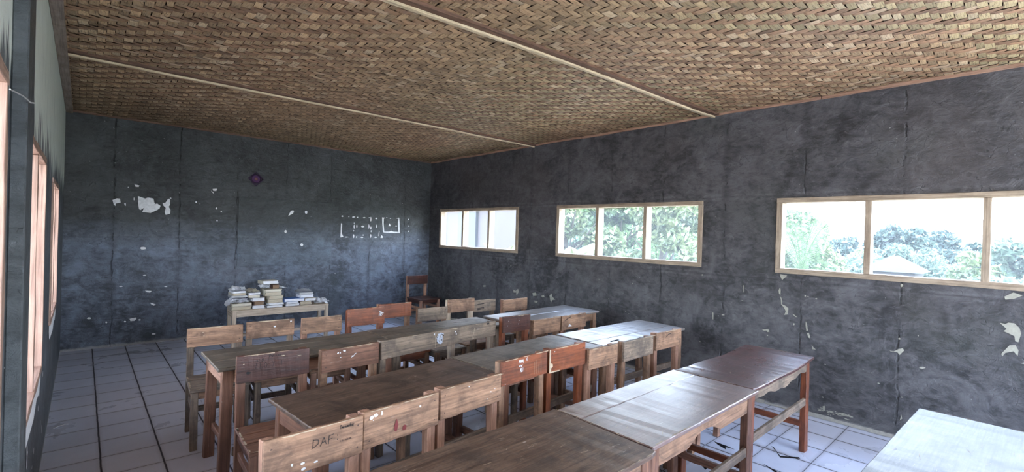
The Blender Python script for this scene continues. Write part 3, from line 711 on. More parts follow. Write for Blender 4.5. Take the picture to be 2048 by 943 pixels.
while y < YB:
    y2 = min(YB, y + rg.uniform(1.0, 2.0))
    z = - 0.014 + rg.uniform(-.003, .003)
    t3 = bmesh.new()
    box(t3, XR - 0.022, XR - 0.001, y + .004, y2, z - 0.012, z + 0.02, 0, 0.002, 8, 1, 0.002, rg)
    for v in t3.verts: v.co.z += ceil_z(XR - .02, v.co.y)
    me3 = bpy.data.meshes.new('tmp'); t3.to_mesh(me3); t3.free(); bm.from_mesh(me3); bpy.data.meshes.remove(me3)
    y = y2
structure(obj('trim_3', bm, [M_trimR]), 'thin wooden strip where the woven ceiling meets the right wall')
bm = bmesh.new()
box(bm, XL, XR, YB - 0.018, YB - 0.001, H - 0.026, H + 0.02, 0, 0.002, 20, 0, 0.0015, rg)
structure(obj('trim_4', bm, [M_strip_brown]), 'thin dark strip along the top of the back wall')
bm = bmesh.new()
box(bm, XL + 0.001, XL + 0.066, YF, YB - .02, H - 0.045, H + 0.02, 0, 0.003, 20, 1, 0.002, rg)
structure(obj('trim_5', bm, [M_trimL]), 'grey wooden wall plate along the top of the left wall')

# ------------------------------------------------------------------ windows
def glass_mat():
    m = bpy.data.materials.new('hazy veil glass')
    m.use_nodes = True
    t = m.node_tree; t.nodes.clear()
    out = t.nodes.new('ShaderNodeOutputMaterial')
    tr = t.nodes.new('ShaderNodeBsdfTransparent'); tr.inputs[0].default_value = (0.96, 0.98, 0.97, 1)
    veil = t.nodes.new('ShaderNodeBsdfTranslucent'); veil.inputs[0].default_value = (0.85, 0.9, 0.95, 1)  # translucent veil added to haze the view, standing in for glare
    mx = t.nodes.new('ShaderNodeMixShader')
    nz = t.nodes.new('ShaderNodeTexNoise'); nz.inputs['Scale'].default_value = 3
    mr = t.nodes.new('ShaderNodeMapRange'); mr.inputs['To Min'].default_value = 0.03; mr.inputs['To Max'].default_value = 0.06
    t.links.new(nz.outputs['Fac'], mr.inputs['Value']); t.links.new(mr.outputs[0], mx.inputs[0])
    t.links.new(tr.outputs[0], mx.inputs[1]); t.links.new(veil.outputs[0], mx.inputs[2])
    t.links.new(mx.outputs[0], out.inputs[0])
    return m
M_glass = glass_mat()

def right_window(name, y0, y1, label):
    e = structure(empty(name, (XR, (y0 + y1) / 2, WZ0)), label)
    rg = random.Random(int(y0 * 7))
    L = (y1 - y0) / 2; HH = WZ1 - WZ0
    fo = 0.052
    xi, xo = -0.016, 0.110
    for (ya, yb, za, zb, ax, nm) in ((-L, L, 0, 0.050, 1, 'frame_sill'), (-L, L, HH - 0.046, HH, 1, 'frame_head'), (-L, -L + fo, 0.050, HH - 0.046, 2, 'frame_jamb'), (L - fo, L, 0.050, HH - 0.046, 2, 'frame_jamb')):
        bm = bmesh.new()
        box(bm, xi, xo, ya, yb, za, zb, 0, 0.002, 12 if ax == 1 else 5, ax, 0.0025, rg)
        obj(nm, bm, [M_frame[ax]], e)
    for k in (-1, 1):
        bm = bmesh.new()
        c = k * L / 3
        box(bm, xi + 0.004, xo, c - 0.024, c + 0.024, 0.050, HH - 0.046, 0, 0.002, 5, 2, 0.002, rg)
        obj('mullion', bm, [M_frame[2]], e)
    for k in (-1, 0, 1):
        bm = bmesh.new()
        c = k * L * 2 / 3
        poly(bm, [(0.065, c - L / 3 + .012, 0.03), (0.065, c + L / 3 - .012, 0.03), (0.065, c + L / 3 - .012, HH - .03), (0.065, c - L / 3 + .012, HH - .03)])
        obj('pane', bm, [M_glass], e)  # pane added so that its veil hazes the opening
    return e
right_window('window_1', *WR[0], 'three-pane window in the right wall nearest the back corner')
right_window('window_2', *WR[1], 'middle three-pane window in the right wall')
right_window('window_3', *WR[2], 'largest looking three-pane window at the right edge')

def left_window(name, y0, y1, z0, z1, n, label):
    e = structure(empty(name, (XL, (y0 + y1) / 2, z0)), label)
    rg = random.Random(int(y0 * 9))
    L = (y1 - y0) / 2; HH = z1 - z0
    for (ya, yb, za, zb, ax, nm) in ((-L, L, 0, 0.035, 1, 'frame_sill'), (-L, L, HH - 0.04, HH, 1, 'frame_head'), (-L, -L + .045, 0.035, HH - 0.04, 2, 'frame_jamb'), (L - .045, L, 0.035, HH - 0.04, 2, 'frame_jamb')):
        bm = bmesh.new()
        box(bm, -0.14, 0.010, ya, yb, za, zb, 0, 0.002, 8 if ax == 1 else 5, ax, 0.002, rg)
        obj(nm, bm, [M_frameL[ax]], e)
    for k in range(1, n):
        bm = bmesh.new()
        c = -L + 2 * L * k / n
        box(bm, -0.135, 0.004, c - .022, c + .022, 0.035, HH - .04, 0, 0.002, 5, 2, 0.002, rg)
        obj('mullion', bm, [M_frameL[2]], e)
    return e
left_window('window_4', *WL[0], 2, 'narrow looking rosy window frame in the left wall near the back')
left_window('window_5', *WL[1], 2, 'tall rosy window frame in the left wall beyond the pillar')
left_window('window_6', *WL[2], 2, 'orange brown window frame at the left edge before the pillar')
# ------------------------------------------------------------------ school chairs
def chair(name, L, R, top, wood, label, seat_wood=None, board=0.155, post=0.047, marks=None, edge=True, seed=0, seatz=0.45, depth=0.40, group='wooden school chairs', leg_wood=None, wavy=0.0, category='chair', mid=False):
    """L, R: left and right ends of the back board on the plan; the sitter faces the camera side (-y)"""
    rg = random.Random(seed * 13 + 5)
    cx, cy = (L[0] + R[0]) / 2, (L[1] + R[1]) / 2
    w = math.hypot(R[0] - L[0], R[1] - L[1])
    a = math.atan2(R[1] - L[1], R[0] - L[0])
    e = tag(empty(name, (cx, cy, 0), a), label, category, group)
    W = M_W[wood]; SW = M_W[seat_wood or wood]; LW = M_W[leg_wood or wood]
    h = w / 2
    # back board: front face at y = 0
    bm = bmesh.new()
    box(bm, -h, h, 0.0, 0.019, top - board, top, 0, 0.003, 14, 0, 0.0016, rg)
    if wavy:
        for v in bm.verts:
            if v.co.z > top - board / 2: v.co.z += wavy * math.sin(v.co.x * 9 + seed)
            else: v.co.z += wavy * .6 * math.sin(v.co.x * 7 + seed * 2)
    if edge:   # splintered pale top edge
        for k in range(5):
            x = rg.uniform(-h * .95, h * .7)
            patch(bm, [(x, top + .0003), (x + rg.uniform(.03, .12), top + .0003), (x + rg.uniform(.03, .09), top - rg.uniform(.002, .007)), (x + .01, top - .003)], lambda u, v: (u, -0.0022, v), 1, (0, -1, 0))
    mats = [W[0], M_edge, M_white, M_ink, M_ink2, M_redmark, M_bluewhite]
    if marks: marks(bm, h, top, board, rg)
    for sx in (-1, 1):  # nail heads
        for zz in (top - .035, top - board + .035):
            patch(bm, blob(rg, sx * (h - post / 2 - .004), zz, .004, .004, 7), lambda u, v: (u, -0.0024, v), 4, (0, -1, 0))
    obj('backrest', bm, mats, e)
    # rear posts run from the floor to the top of the board
    for sx in (-1, 1):
        bm = bmesh.new()
        x0 = -h + 0.004 if sx < 0 else h - post - 0.004
        box(bm, x0, x0 + post, 0.0205, 0.066, 0, top - rg.uniform(0.0, .012), 0, 0.003, 8, 2, 0.0016, rg)
        obj('leg', bm, [LW[2]], e)
    if mid:
        bm = bmesh.new()
        box(bm, -post / 2 + .1, post / 2 + .1, 0.0205, 0.066, 0, top - .012, 0, 0.003, 8, 2, 0.0016, rg)
        obj('leg', bm, [LW[2]], e)
    for sx in (-1, 1):
        bm = bmesh.new()
        x0 = -h + 0.008 if sx < 0 else h - post - 0.008
        box(bm, x0, x0 + post, -depth + 0.012, -depth + 0.054, 0, seatz - 0.022, 0, 0.003, 6, 2, 0.0016, rg)
        obj('leg', bm, [LW[2]], e)
    # seat planks
    bm = bmesh.new()
    n = 3
    for k in range(n):
        y0 = -depth + (depth + 0.018) * k / n + .001; y1 = -depth + (depth + 0.018) * (k + 1) / n - .0015
        box(bm, -h, h, y0, y1, seatz - 0.0215, seatz + rg.uniform(-.001, .001), 0, 0.003, 8, 0, 0.0016, rg)
    for k in range(9):
        x = rg.uniform(-h, h * .8)
        patch(bm, blob(rg, x, -depth + .006, rg.uniform(.01, .04), .006, 7), lambda u, v: (u, v, seatz + 0.003), 1, (0, 0, 1))
        patch(bm, blob(rg, -h + .008, rg.uniform(-depth, 0), .006, rg.uniform(.01, .03), 7), lambda u, v: (u, v, seatz + 0.003), 1, (0, 0, 1))
    obj('seat', bm, [SW[0], M_edge], e)
    for (ya, yb) in ((-depth + .018, -depth + .036), (0.03, 0.048)):   # aprons under the seat
        bm = bmesh.new()
        box(bm, -h + post + .009, h - post - .009, ya, yb, seatz - .075, seatz - .0225, 0, 0.002, 6, 0, .001, rg)
        obj('apron', bm, [W[0]], e)
    for sx in (-1, 1):
        bm = bmesh.new()
        x0 = -h + .014 if sx < 0 else h - .034
        box(bm, x0, x0 + .02, -depth + .055, 0.020, seatz - .082, seatz - .0225, 0, 0.002, 6, 1, .001, rg)
        obj('side_rail', bm, [W[1]], e)
        bm = bmesh.new()
        x0 = -h + .018 if sx < 0 else h - .040
        z = 0.26 + rg.uniform(-.01, .01)
        box(bm, x0, x0 + .022, -depth + .055, 0.020, z, z + .04, 0, 0.002, 6, 1, .001, rg)
        obj('stretcher', bm, [LW[1]], e)
    bm = bmesh.new()
    z = 0.15 + rg.uniform(-.01, .02)
    box(bm, -h + post + .009, h - post - .009, -.0 + .030, .052, z, z + .045, 0, 0.002, 6, 0, .001, rg)
    obj('stretcher', bm, [LW[0]], e)
    return e

def letters(txt):
    F = {'D': [[(0, 0), (.05, 1), (.55, .85), (.6, .4), (0, 0)]], 'A': [[(0, 0), (.35, .95), (.6, .1)], [(.15, .35), (.55, .5)]], 'F': [[(.05, 0), (.1, .95), (.6, 1.05)], [(.08, .5), (.45, .6)]],
         'M': [[(0, 0), (.1, 1), (.3, .4), (.5, 1), (.6, 0)]], 'L': [[(.1, 1), (0, 0), (.5, .05)]], 'I': [[(.2, 0), (.25, 1)]], 'S': [[(.5, .9), (.15, .85), (.1, .55), (.45, .45), (.45, .1), (0, 0)]],
         'J': [[(.4, 1), (.35, .1), (.05, .1)]], 'Y': [[(0, 1), (.25, .5), (.5, 1)], [(.25, .5), (.1, 0)]], 'O': [[(.3, 1), (.02, .6), (.1, .1), (.45, .05), (.58, .6), (.3, 1)]], ':': [[(.2, .2), (.22, .32)], [(.22, .7), (.24, .85)]],
         'w': [[(0, .5), (.15, 0), (.3, .4), (.45, 0), (.6, .6)]], 'i': [[(.2, 0), (.22, .5)]], 'a': [[(.5, .5), (.1, .45), (.1, .05), (.45, .1), (.5, .5), (.55, 0)]], 'n': [[(.05, .5), (.08, 0)], [(.08, .35), (.4, .5), (.5, 0)]], 'h': [[(.05, 1), (.05, 0)], [(.05, .35), (.4, .5), (.45, 0)]],
         'v': [[(0, .6), (.25, 0), (.55, .75), (.3, 1), (0, .6)]], 'p': [[(.1, .5), (.02, -.4)], [(.1, .45), (.45, .5), (.4, .1), (.08, .05)]], 'r': [[(.05, .5), (.08, 0)], [(.08, .35), (.4, .5)]], ' ': []}
    out, x = [], 0.0
    for ch in txt:
        for s in F.get(ch, []):
            out.append([(x + p[0], p[1]) for p in s])
        x += .8
    return out

def write(bm, txt, x, z, hgt, w, mi, slant=0.0, yy=-0.0026, sx=1.0):
    for s in letters(txt):
        ribbon(bm, [(x + p[0] * hgt * sx, z + p[1] * hgt + p[0] * hgt * slant) for p in s], w, lambda u, v: (u, yy, v), mi, (0, -1, 0))

def spots(bm, rg, pts, mi=2, yy=-0.0026):
    for (x, z, rx, rz) in pts:
        patch(bm, blob(rg, x, z, rx, rz, 9), lambda u, v: (u, yy, v), mi, (0, -1, 0))

def m_daf(bm, h, top, b, rg):
    write(bm, 'DAF:', -h + .185, top - .078, .034, .0026, 3, 0.0, sx=1.15)
    write(bm, 'Dwinanhar', -h + .30, top - .030, .016, .0018, 3, 0.0, sx=.55)
    write(bm, 'ia nhan', -h + .30, top - .085, .013, .0014, 4, 0.0, sx=.7)
    spots(bm, rg, [(-h + .145, top - .125, .009, .005), (-h + .15, top - .148, .010, .007), (-h + .105, top - .118, .005, .006), (-h + .2, top - .135, .010, .004)])
def m_white2(bm, h, top, b, rg):
    spots(bm, rg, [(-h + .035, top - .028, .011, .009), (-h + .058, top - .022, .011, .010), (-h + .088, top - .022, .006, .012), (-h + .045, top - .043, .003, .002), (h - .115, top - .040, .006, .006)])
    spots(bm, rg, [(-h + .165, top - .10, .010, .028), (-h + .21, top - .122, .014, .014)], 5)
def m_jimmy(bm, h, top, b, rg):
    write(bm, 'MMM', -h + .145, top - .034, .020, .0034, 2, -.05, sx=.95)
    write(bm, 'v', -h + .215, top - .030, .020, .003, 2, 0)
    write(bm, 'ww', -h + .15, top - .058, .018, .0034, 2, 0, sx=1.1)
    write(bm, 'MLI', -h + .16, top - .090, .022, .0034, 2, 0, sx=.6)
    spots(bm, rg, [(-h + .03, top - .138, .003, .003)], 2)
    for k in range(4):
        x = h - .13 + k * .022
        ribbon(bm, [(x, top - .03 - rg.uniform(0, .05)), (x + .001, top - .13)], .0014, lambda u, v: (u, -.0026, v), 1, (0, -1, 0))
def m_smile(bm, h, top, b, rg):
    ribbon(bm, [(-h + .125 + .017 * math.cos(t), top - .036 + .013 * math.sin(t)) for t in np.linspace(-3.4, .6, 12)], .0022, lambda u, v: (u, -.0026, v), 3, (0, -1, 0))
    spots(bm, rg, [(-h + .118, top - .034, .003, .003), (-h + .135, top - .034, .003, .003), (-h + .06, top - .105, .014, .010)], 3)
    write(bm, 'Dwinan', -h + .175, top - .026, .016, .0024, 3, 0, sx=.9)
    write(bm, 'LLO Y I', -h + .10, top - .088, .034, .002, 3, 0, sx=.85)
    spots(bm, rg, [(-h + .035, top - .05, .004, .003), (h - .065, top - .04, .014, .0016), (h - .16, top - .028, .012, .003)], 1)
def m_bits(bm, h, top, b, rg):
    spots(bm, rg, [(-h + .155, top - .022, .012, .006), (-h + .11, top - .030, .007, .005), (-h + .125, top - .031, .005, .004), (-h + .128, top - .062, .005, .003), (-h + .215, top - .068, .010, .005), (-h + .232, top - .055, .004, .005)])
    ribbon(bm, [(-h + .205, top - .075), (-h + .22, top - .066), (-h + .24, top - .05)], .003, lambda u, v: (u, -.0026, v), 2, (0, -1, 0))
def m_bench(bm, h, top, b, rg):
    x = -h + .50
    ribbon(bm, [(x, top - .006), (x + .003, top - .13)], .0022, lambda u, v: (u, -.0026, v), 1, (0, -1, 0))
    spots(bm, rg, [(x - .01, top - .02, .006, .009)], 2)
    spots(bm, rg, [(x + .050, top - .068, .040, .052), (x + .06, top - .03, .028, .016)], 6)
    for k in range(26):
        spots(bm, rg, [(x + .05 + rg.uniform(-.04, .04), top - .068 + rg.uniform(-.05, .045), rg.uniform(.002, .007), rg.uniform(.002, .007))], rg.choice([0, 3, 0]), -.0032)
    x2 = -h + .93
    ribbon(bm, [(x2 + .018, top - .028), (x2 + .012, top - .06), (x2, top - .10), (x2 - .006, top - .125)], .004, lambda u, v: (u, -.0026, v), 1, (0, -1, 0))
    ribbon(bm, [(x2, top - .10), (x2 + .012, top - .122)], .003, lambda u, v: (u, -.0026, v), 1, (0, -1, 0))
    spots(bm, rg, [(h - .11, top - .012, .018, .012)], 3)
    spots(bm, rg, [(-h + .72, top - .03, .008, .006), (-h + .73, top - .05, .006, .01)], 2)
def m_spider(bm, h, top, b, rg):
    for k in range(16):
        a = rg.uniform(0, 6.28); r = rg.uniform(.02, .036)
        x, z = h - .05, top - .06
        ribbon(bm, [(x + .008 * math.cos(a), z + .008 * math.sin(a)), (x + r * math.cos(a + .4) * 1.1, z + r * .7 * math.sin(a)), (x + r * math.cos(a + .5) * 1.2, z - abs(r * .9 * math.sin(a)))], .0034, lambda u, v: (u, -.0026, v), 2, (0, -1, 0))
def m_flake(bm, h, top, b, rg):
    spots(bm, rg, [(0.03, top - .055, .012, .007), (h - .03, top - .02, .008, .006)], 2)
    spots(bm, rg, [(-.02, top - .004, .08, .004)], 1)
def m_slots(bm, h, top, b, rg):
    for z in (top - .05, top - .10, top - .115):
        ribbon(bm, [(-h + .12, z), (-h + .22, z + .006)], .009, lambda u, v: (u, -.0026, v), 3, (0, -1, 0))
def m_patchR(bm, h, top, b, rg):
    patch(bm, [(-h, top), (-h + .012, top - .002), (-h + .012, top - .09), (-h + .035, top - .10), (-h + .036, top - .118), (-h + .018, top - .125), (-h + .02, top - .148), (-h + .11, top - .150), (-h + .10, top - .156), (-h, top - .156)], lambda u, v: (u, -.0027, v), 1, (0, -1, 0))
    spots(bm, rg, [(-h + .05, top - .02, .004, .004)], 2)
def m_knot(bm, h, top, b, rg):
    ribbon(bm, [(-.06, top - .05), (-.02, top - .028), (.02, top - .024)], .007, lambda u, v: (u, -.0026, v), 3, (0, -1, 0))
    ribbon(bm, [(-.11, top - .09), (-.105, top - .06)], .003, lambda u, v: (u, -.0026, v), 3, (0, -1, 0))
def m_tri(bm, h, top, b, rg):
    patch(bm, [(-h + .10, top - .12), (-h + .115, top - .09), (-h + .17, top - .12)], lambda u, v: (u, -.0027, v), 2, (0, -1, 0))
    ribbon(bm, [(-h + .05, top - .05), (-h + .09, top - .03), (-h + .14, top - .02)], .008, lambda u, v: (u, -.0026, v), 3, (0, -1, 0))
def m_few(bm, h, top, b, rg):
    spots(bm, rg, [(rg.uniform(-h, h) * .8, top - rg.uniform(.02, .13), .004, .003) for k in range(4)], rg.choice([1, 2]))

FAR = 'chairs behind the far desk row'
MID = 'chairs behind the middle desk row'
NEAR = 'chairs behind the near desk row'
# far row
chair('school_chair', (0.628, 4.47), (1.018, 4.44), .83, 'tan', 'tan wooden school chair at the left end of the far row, beside open floor', board=.150, seed=1, marks=m_few, group=FAR, leg_wood='grey', seat_wood='grey')
chair('school_chair', (1.046, 4.46), (1.425, 4.43), .84, 'tan', 'second tan school chair of the far row, with a small white chip', board=.145, seed=2, marks=m_flake, group=FAR, leg_wood='grey')
chair('school_chair', (1.465, 4.35), (1.815, 4.32), .85, 'tan', 'plain light tan school chair below the book table, left of the orange brown one', board=.145, depth=.31, seed=3, group=FAR, leg_wood='pink')
chair('school_chair', (1.86, 4.30), (2.235, 4.29), .90, 'red', 'orange brown school chair with a white scribble at the right end of its back board', board=.165, depth=.265, seed=4, marks=m_spider, group=FAR)
chair('school_chair', (2.27, 4.49), (2.655, 4.49), .888, 'red', 'plain red brown school chair partly behind the one with the white scribble', board=.150, seed=5, group=FAR, leg_wood='tan')
chair('school_chair', (2.69, 4.41), (3.06, 4.39), .82, 'grey', 'greyish low school chair in the far row just in front of the corner chair', board=.14, seed=6, marks=m_few, group=FAR, leg_wood='tan')
chair('school_chair', (3.105, 4.455), (3.475, 4.435), .88, 'tan', 'rosy tan school chair in the far row, overlapping a paler one with dark slots', board=.15, seed=7, group=FAR, leg_wood='pale', edge=False)
chair('school_chair', (3.52, 4.59), (3.93, 4.58), .82, 'grey', 'pale grey school chair whose back board has dark slots at its left', board=.145, seed=8, marks=m_slots, group=FAR)
chair('school_chair', (3.945, 4.45), (4.38, 4.46), .82, 'tan', 'last school chair of the far row, alone below the first right wall window', board=.15, seed=9, marks=m_few, group=FAR, leg_wood='pink')
# corner
chair('school_chair', (4.42, 7.64), (4.86, 7.66), .83, 'dark', 'dark brown school chair standing alone in the back right corner', board=.16, seed=10, group='school chairs in the back corner', leg_wood='pink', edge=False, depth=.42, seatz=.44)
# middle row
chair('school_chair', (.695, 3.155), (1.108, 3.135), .88, 'dark', 'dark brown school chair with inked writing and a smiley on its back board', board=.165, seed=11, marks=m_smile, group=MID, leg_wood='brown', seat_wood='brown')
chair('school_chair', (1.182, 3.12), (1.60, 3.14), .85, 'brown', 'brown school chair with small white flakes on the back board, beside the two-seat bench', board=.15, seed=12, marks=m_bits, group=MID, leg_wood='tan')
chair('two_seat_bench', (1.615, 3.13), (2.835, 3.29), .855, 'grey', depth=.30, label='long greyish two-seat school bench with a scraped blue-white sticker on its back board', board=.135, seed=13, marks=m_bench, group=None, leg_wood='grey', wavy=.002, category='bench', mid=True)
chair('school_chair', (2.875, 3.235), (3.225, 3.235), .89, 'dark', 'dark red school chair next to the right end of the two-seat bench', board=.15, depth=.29, seed=14, marks=m_few, group=MID, leg_wood='red', seat_wood='brown')
chair('school_chair', (3.274, 3.235), (3.675, 3.24), .82, 'tan', 'plain tan school chair in the middle row right of the dark red one', board=.15, depth=.30, seed=15, group=MID)
chair('school_chair', (3.69, 3.235), (4.10, 3.25), .82, 'tan', 'tan school chair with a pale triangle chip, last in the middle row', board=.15, seed=16, marks=m_tri, group=MID, leg_wood='pink')
# near row
chair('school_chair', (.517, 1.915), (.922, 1.935), .85, 'tan', 'tan school chair with the letters DAF inked on its back board', board=.165, seed=17, marks=m_daf, group=NEAR, leg_wood='pink')
chair('school_chair', (.933, 1.955), (1.345, 1.985), .85, 'tan', 'tan school chair with two white paint dabs and a red smear on its back board', board=.165, seed=18, marks=m_white2, group=NEAR, leg_wood='pink')
chair('school_chair', (1.372, 2.01), (1.81, 2.04), .85, 'tan', 'tan school chair with a worn rosy board, left of the one with white lettering', board=.16, seed=19, marks=m_few, group=NEAR, leg_wood='pink')
chair('school_chair', (1.850, 2.082), (2.272, 2.112), .90, 'red', 'orange red school chair with white lettering and a small heart on it', board=.15, seed=20, marks=m_jimmy, group=NEAR, leg_wood='tan', seat_wood='brown')
chair('school_chair', (2.297, 2.117), (2.685, 2.123), .90, 'red', 'red brown school chair with a splintered pale lower left corner', board=.158, seed=21, marks=m_patchR, group=NEAR, leg_wood='red', seat_wood='brown')
chair('school_chair', (2.705, 2.105), (3.055, 2.105), .843, 'tan', 'plain tan school chair in the near row right beside the splintered red brown one', board=.15, seed=22, group=NEAR, leg_wood='pink', seat_wood='grey')
chair('school_chair', (3.12, 2.09), (3.549, 2.095), .845, 'grey', 'greyish school chair in the near row, second from its right end', board=.155, seed=23, marks=m_few, group=NEAR, leg_wood='tan', seat_wood='grey')
chair('school_chair', (3.64, 2.12), (4.045, 2.11), .845, 'tan', 'tan school chair with dark knots, last of the near row beside the right wall', board=.15, seed=24, marks=m_knot, group=NEAR, leg_wood='pink', seat_wood='grey')

# ------------------------------------------------------------------ school desks
def desk(BL, BR, depth, label, top='dirty', wood='brown', apron_wood='pink', group='wooden school desks', planks=(1.0,), h=0.75, seed=0, sag=0.0, apron='plain', bar=True, over=.03, round_r=False, slot=False, bar_z=.38, apron_h=.09, edge=True):
    rg = random.Random(seed * 31 + 7)
    cx, cy = (BL[0] + BR[0]) / 2, (BL[1] + BR[1]) / 2
    Lh = math.hypot(BR[0] - BL[0], BR[1] - BL[1]) / 2
    a = math.atan2(BR[1] - BL[1], BR[0] - BL[0])
    e = tag(empty('school_desk', (cx, cy, 0), a), label, 'desk', group)
    W = M_W[wood]; AW = M_W[apron_wood]
    th = 0.022
    bm = bmesh.new()
    y = -depth
    for i, f in enumerate(planks):
        y2 = y + depth * f
        box(bm, -Lh, Lh, y + (.0012 if i else 0), y2 - (.0012 if i < len(planks) - 1 else 0), h - th, h + (rg.uniform(-.0015, .001) if len(planks) > 1 else 0), 0, 0.004, 24, 0, 0.0015, rg)
        y = y2
    if round_r:
        for v in bm.verts:
            if v.co.y < -depth + .04 and abs(v.co.x) > Lh - .03:
                v.co.x -= math.copysign(.012, v.co.x); v.co.y += .008
    if edge:   # splintered pale edges on top
        for k in range(24):
            L = rg.uniform(.02, .12)
            x = rg.uniform(-Lh, Lh - L)
            patch(bm, [(x, -depth + .001), (x + L, -depth + .001), (x + L * .8, -depth + rg.uniform(.003, .009)), (x + L * .3, -depth + rg.uniform(.002, .006))], lambda u, v: (u, v, h + .0018), 1, (0, 0, 1))
        for k in range(12):
            L = rg.uniform(.02, .09); y0 = rg.uniform(-depth, -L)
            for sx in (-1, 1):
                patch(bm, [(sx * (Lh - .001), y0), (sx * (Lh - .001), y0 + L), (sx * (Lh - rg.uniform(.003, .008)), y0 + L * .6)], lambda u, v: (u, v, h + .0018), 1, (0, 0, 1))
        # scratches and white flecks
        for k in range(30):
            x, yy = rg.uniform(-Lh, Lh) * .95, rg.uniform(-depth, 0) * .95
            L = rg.uniform(.008, .05); an = rg.uniform(-.5, .5)
            ribbon(bm, [(x, yy), (x + L * math.cos(an), yy + L * math.sin(an))], rg.uniform(.0006, .002), lambda u, v: (u, v, h + .0019), 1, (0, 0, 1))
    if slot:
        poly(bm, [(-Lh + .16, -depth + .05, h + .002), (-Lh + .30, -depth + .052, h + .002), (-Lh + .29, -depth + .075, h + .002), (-Lh + .18, -depth + .07, h + .002)], 2).normal_update()
    if sag:
        for v in bm.verts:
            v.co.z -= sag * (1 - (v.co.x / Lh) ** 2) + .004 * math.sin(v.co.x * 9)
    obj('tabletop', bm, [M_TOP[top], M_edge, M_hole], e)
    lw, ld = 0.066, 0.045
    zt = h - th - .001 - (sag * .25)
    y0b, y1b = -depth + .022, -.022
    for sx in (-1, 1):
        for (ya, yb) in ((y0b, y0b + ld), (y1b - ld, y1b)):
            bm = bmesh.new()
            x0 = sx * (Lh - over) - (lw if sx > 0 else 0)
            box(bm, x0, x0 + lw, ya, yb, 0, zt, 0, 0.004, 10, 2, 0.0018, rg)
            # a slight outward rake towards the foot
            for v in bm.verts:
                v.co.x += sx * .012 * (1 - v.co.z / zt)
            obj('leg', bm, [W[2]], e)
    x0, x1 = -Lh + over + lw + .001, Lh - over - lw - .001
    sg = sag
    for side, (ya, yb) in enumerate(((y0b + .004, y0b + .024), (y1b - .024, y1b - .004))):
        bm = bmesh.new()
        box(bm, x0, x1, ya, yb, h - th - apron_h, h - th - .001, 0, 0.003, 24, 0, 0.001, rg)
        for v in bm.verts:
            t = (v.co.x - x0) / (x1 - x0)
            low = v.co.z < h - th - apron_h / 2
            if sg: v.co.z -= sg * (1 - (v.co.x / Lh) ** 2) * (1.0 if not low else .6)
            if side == 0 and low:
                if apron == 'wavy': v.co.z += .014 * math.sin(t * 9) + .006 * math.sin(t * 31)
                if apron == 'bite' and .30 < t < .62: v.co.z += .050 * math.sin((t - .30) / .32 * math.pi) ** .6
        obj('apron', bm, [AW[0]], e)
    for sx in (-1, 1):
        bm = bmesh.new()
        xa = sx * (Lh - over - .004) - (.02 if sx > 0 else 0)
        box(bm, xa, xa + .02, y0b + ld + .001, y1b - ld - .001, h - th - apron_h - .01, h - th - .006 - sag * .3, 0, 0.003, 8, 1, .001, rg)
        obj('end_apron', bm, [AW[1]], e)
    for sx in (-1, 1):
        bm = bmesh.new()
        xa = sx * (Lh - over - lw / 2 - .012) - .014
        box(bm, xa, xa + .028, y0b + ld + .0005, y1b - ld - .0005, .20, .245, 0, 0.003, 8, 1, .0015, rg)
        obj('stretcher', bm, [W[1]], e)
    if bar:
        bm = bmesh.new()
        box(bm, x0 - .0005, x1 + .0005, y0b + .002, y0b + .024, bar_z, bar_z + .055, 0, 0.003, 16, 0, .0015, rg)
        obj('foot_rail', bm, [M_W['grey'][0]], e)
    return e

desk((.645, 3.975), (1.900, 3.985), .545, 'weathered school desk at the left end of the far row', 'grey', 'brown', 'pink', 'far row of school desks', (.38, .32, .30), seed=1, bar_z=.16)
desk((1.905, 4.000), (3.160, 4.010), .475, 'greyish plank-topped school desk in the middle of the far row', 'grey', 'grey', 'tan', 'far row of school desks', (.35, .35, .30), seed=2)
desk((3.272, 4.020), (4.672, 4.075), .555, 'shiny pale school desk at the right end of the far row by the wall', 'pale', 'tan', 'tan', 'far row of school desks', (.5, .5), seed=3)
desk((.744, 2.695), (1.985, 2.795), .540, 'dark stained school desk at the left end of the middle row, behind the DAF chair', 'dirty', 'brown', 'brown', 'middle row of school desks', seed=4)
desk((1.998, 2.825), (3.185, 2.92), .540, 'smooth greyish brown school desk in the middle of the middle row', 'grey', 'brown', 'pink', 'middle row of school desks', (.97, .03), seed=5)
desk((3.238, 2.910), (4.576, 2.885), .545, 'shiny plank-topped school desk with a dark slot at the right end of the middle row', 'pale', 'tan', 'tan', 'middle row of school desks', (.3, .32, .38), seed=6, slot=True)
desk((.400, 1.655), (1.846, 1.655), .610, 'scratched dark brown school desk nearest the camera with rounded corners', 'dirty', 'brown', 'tan', 'near row of school desks', seed=7, round_r=True)
desk((1.851, 1.640), (3.062, 1.648), .560, 'glossy school desk with a bite out of its front apron in the near row', 'shiny', 'brown', 'tan', 'near row of school desks', (.72, .28), seed=8, apron='bite', apron_h=.105, bar_z=.36)
desk((3.070, 1.646), (4.320, 1.652), .525, 'wine brown school desk with a sagging warped top, right end of the near row', 'wine', 'red', 'grey', 'near row of school desks', seed=9, sag=.016, apron='wavy', apron_h=.085)
desk((2.245, .435), (3.492, .394), .600, 'white gleaming school desk at the bottom right edge under the widest window', 'white', 'tan', 'tan', 'front school desk', (1.0,), seed=10)

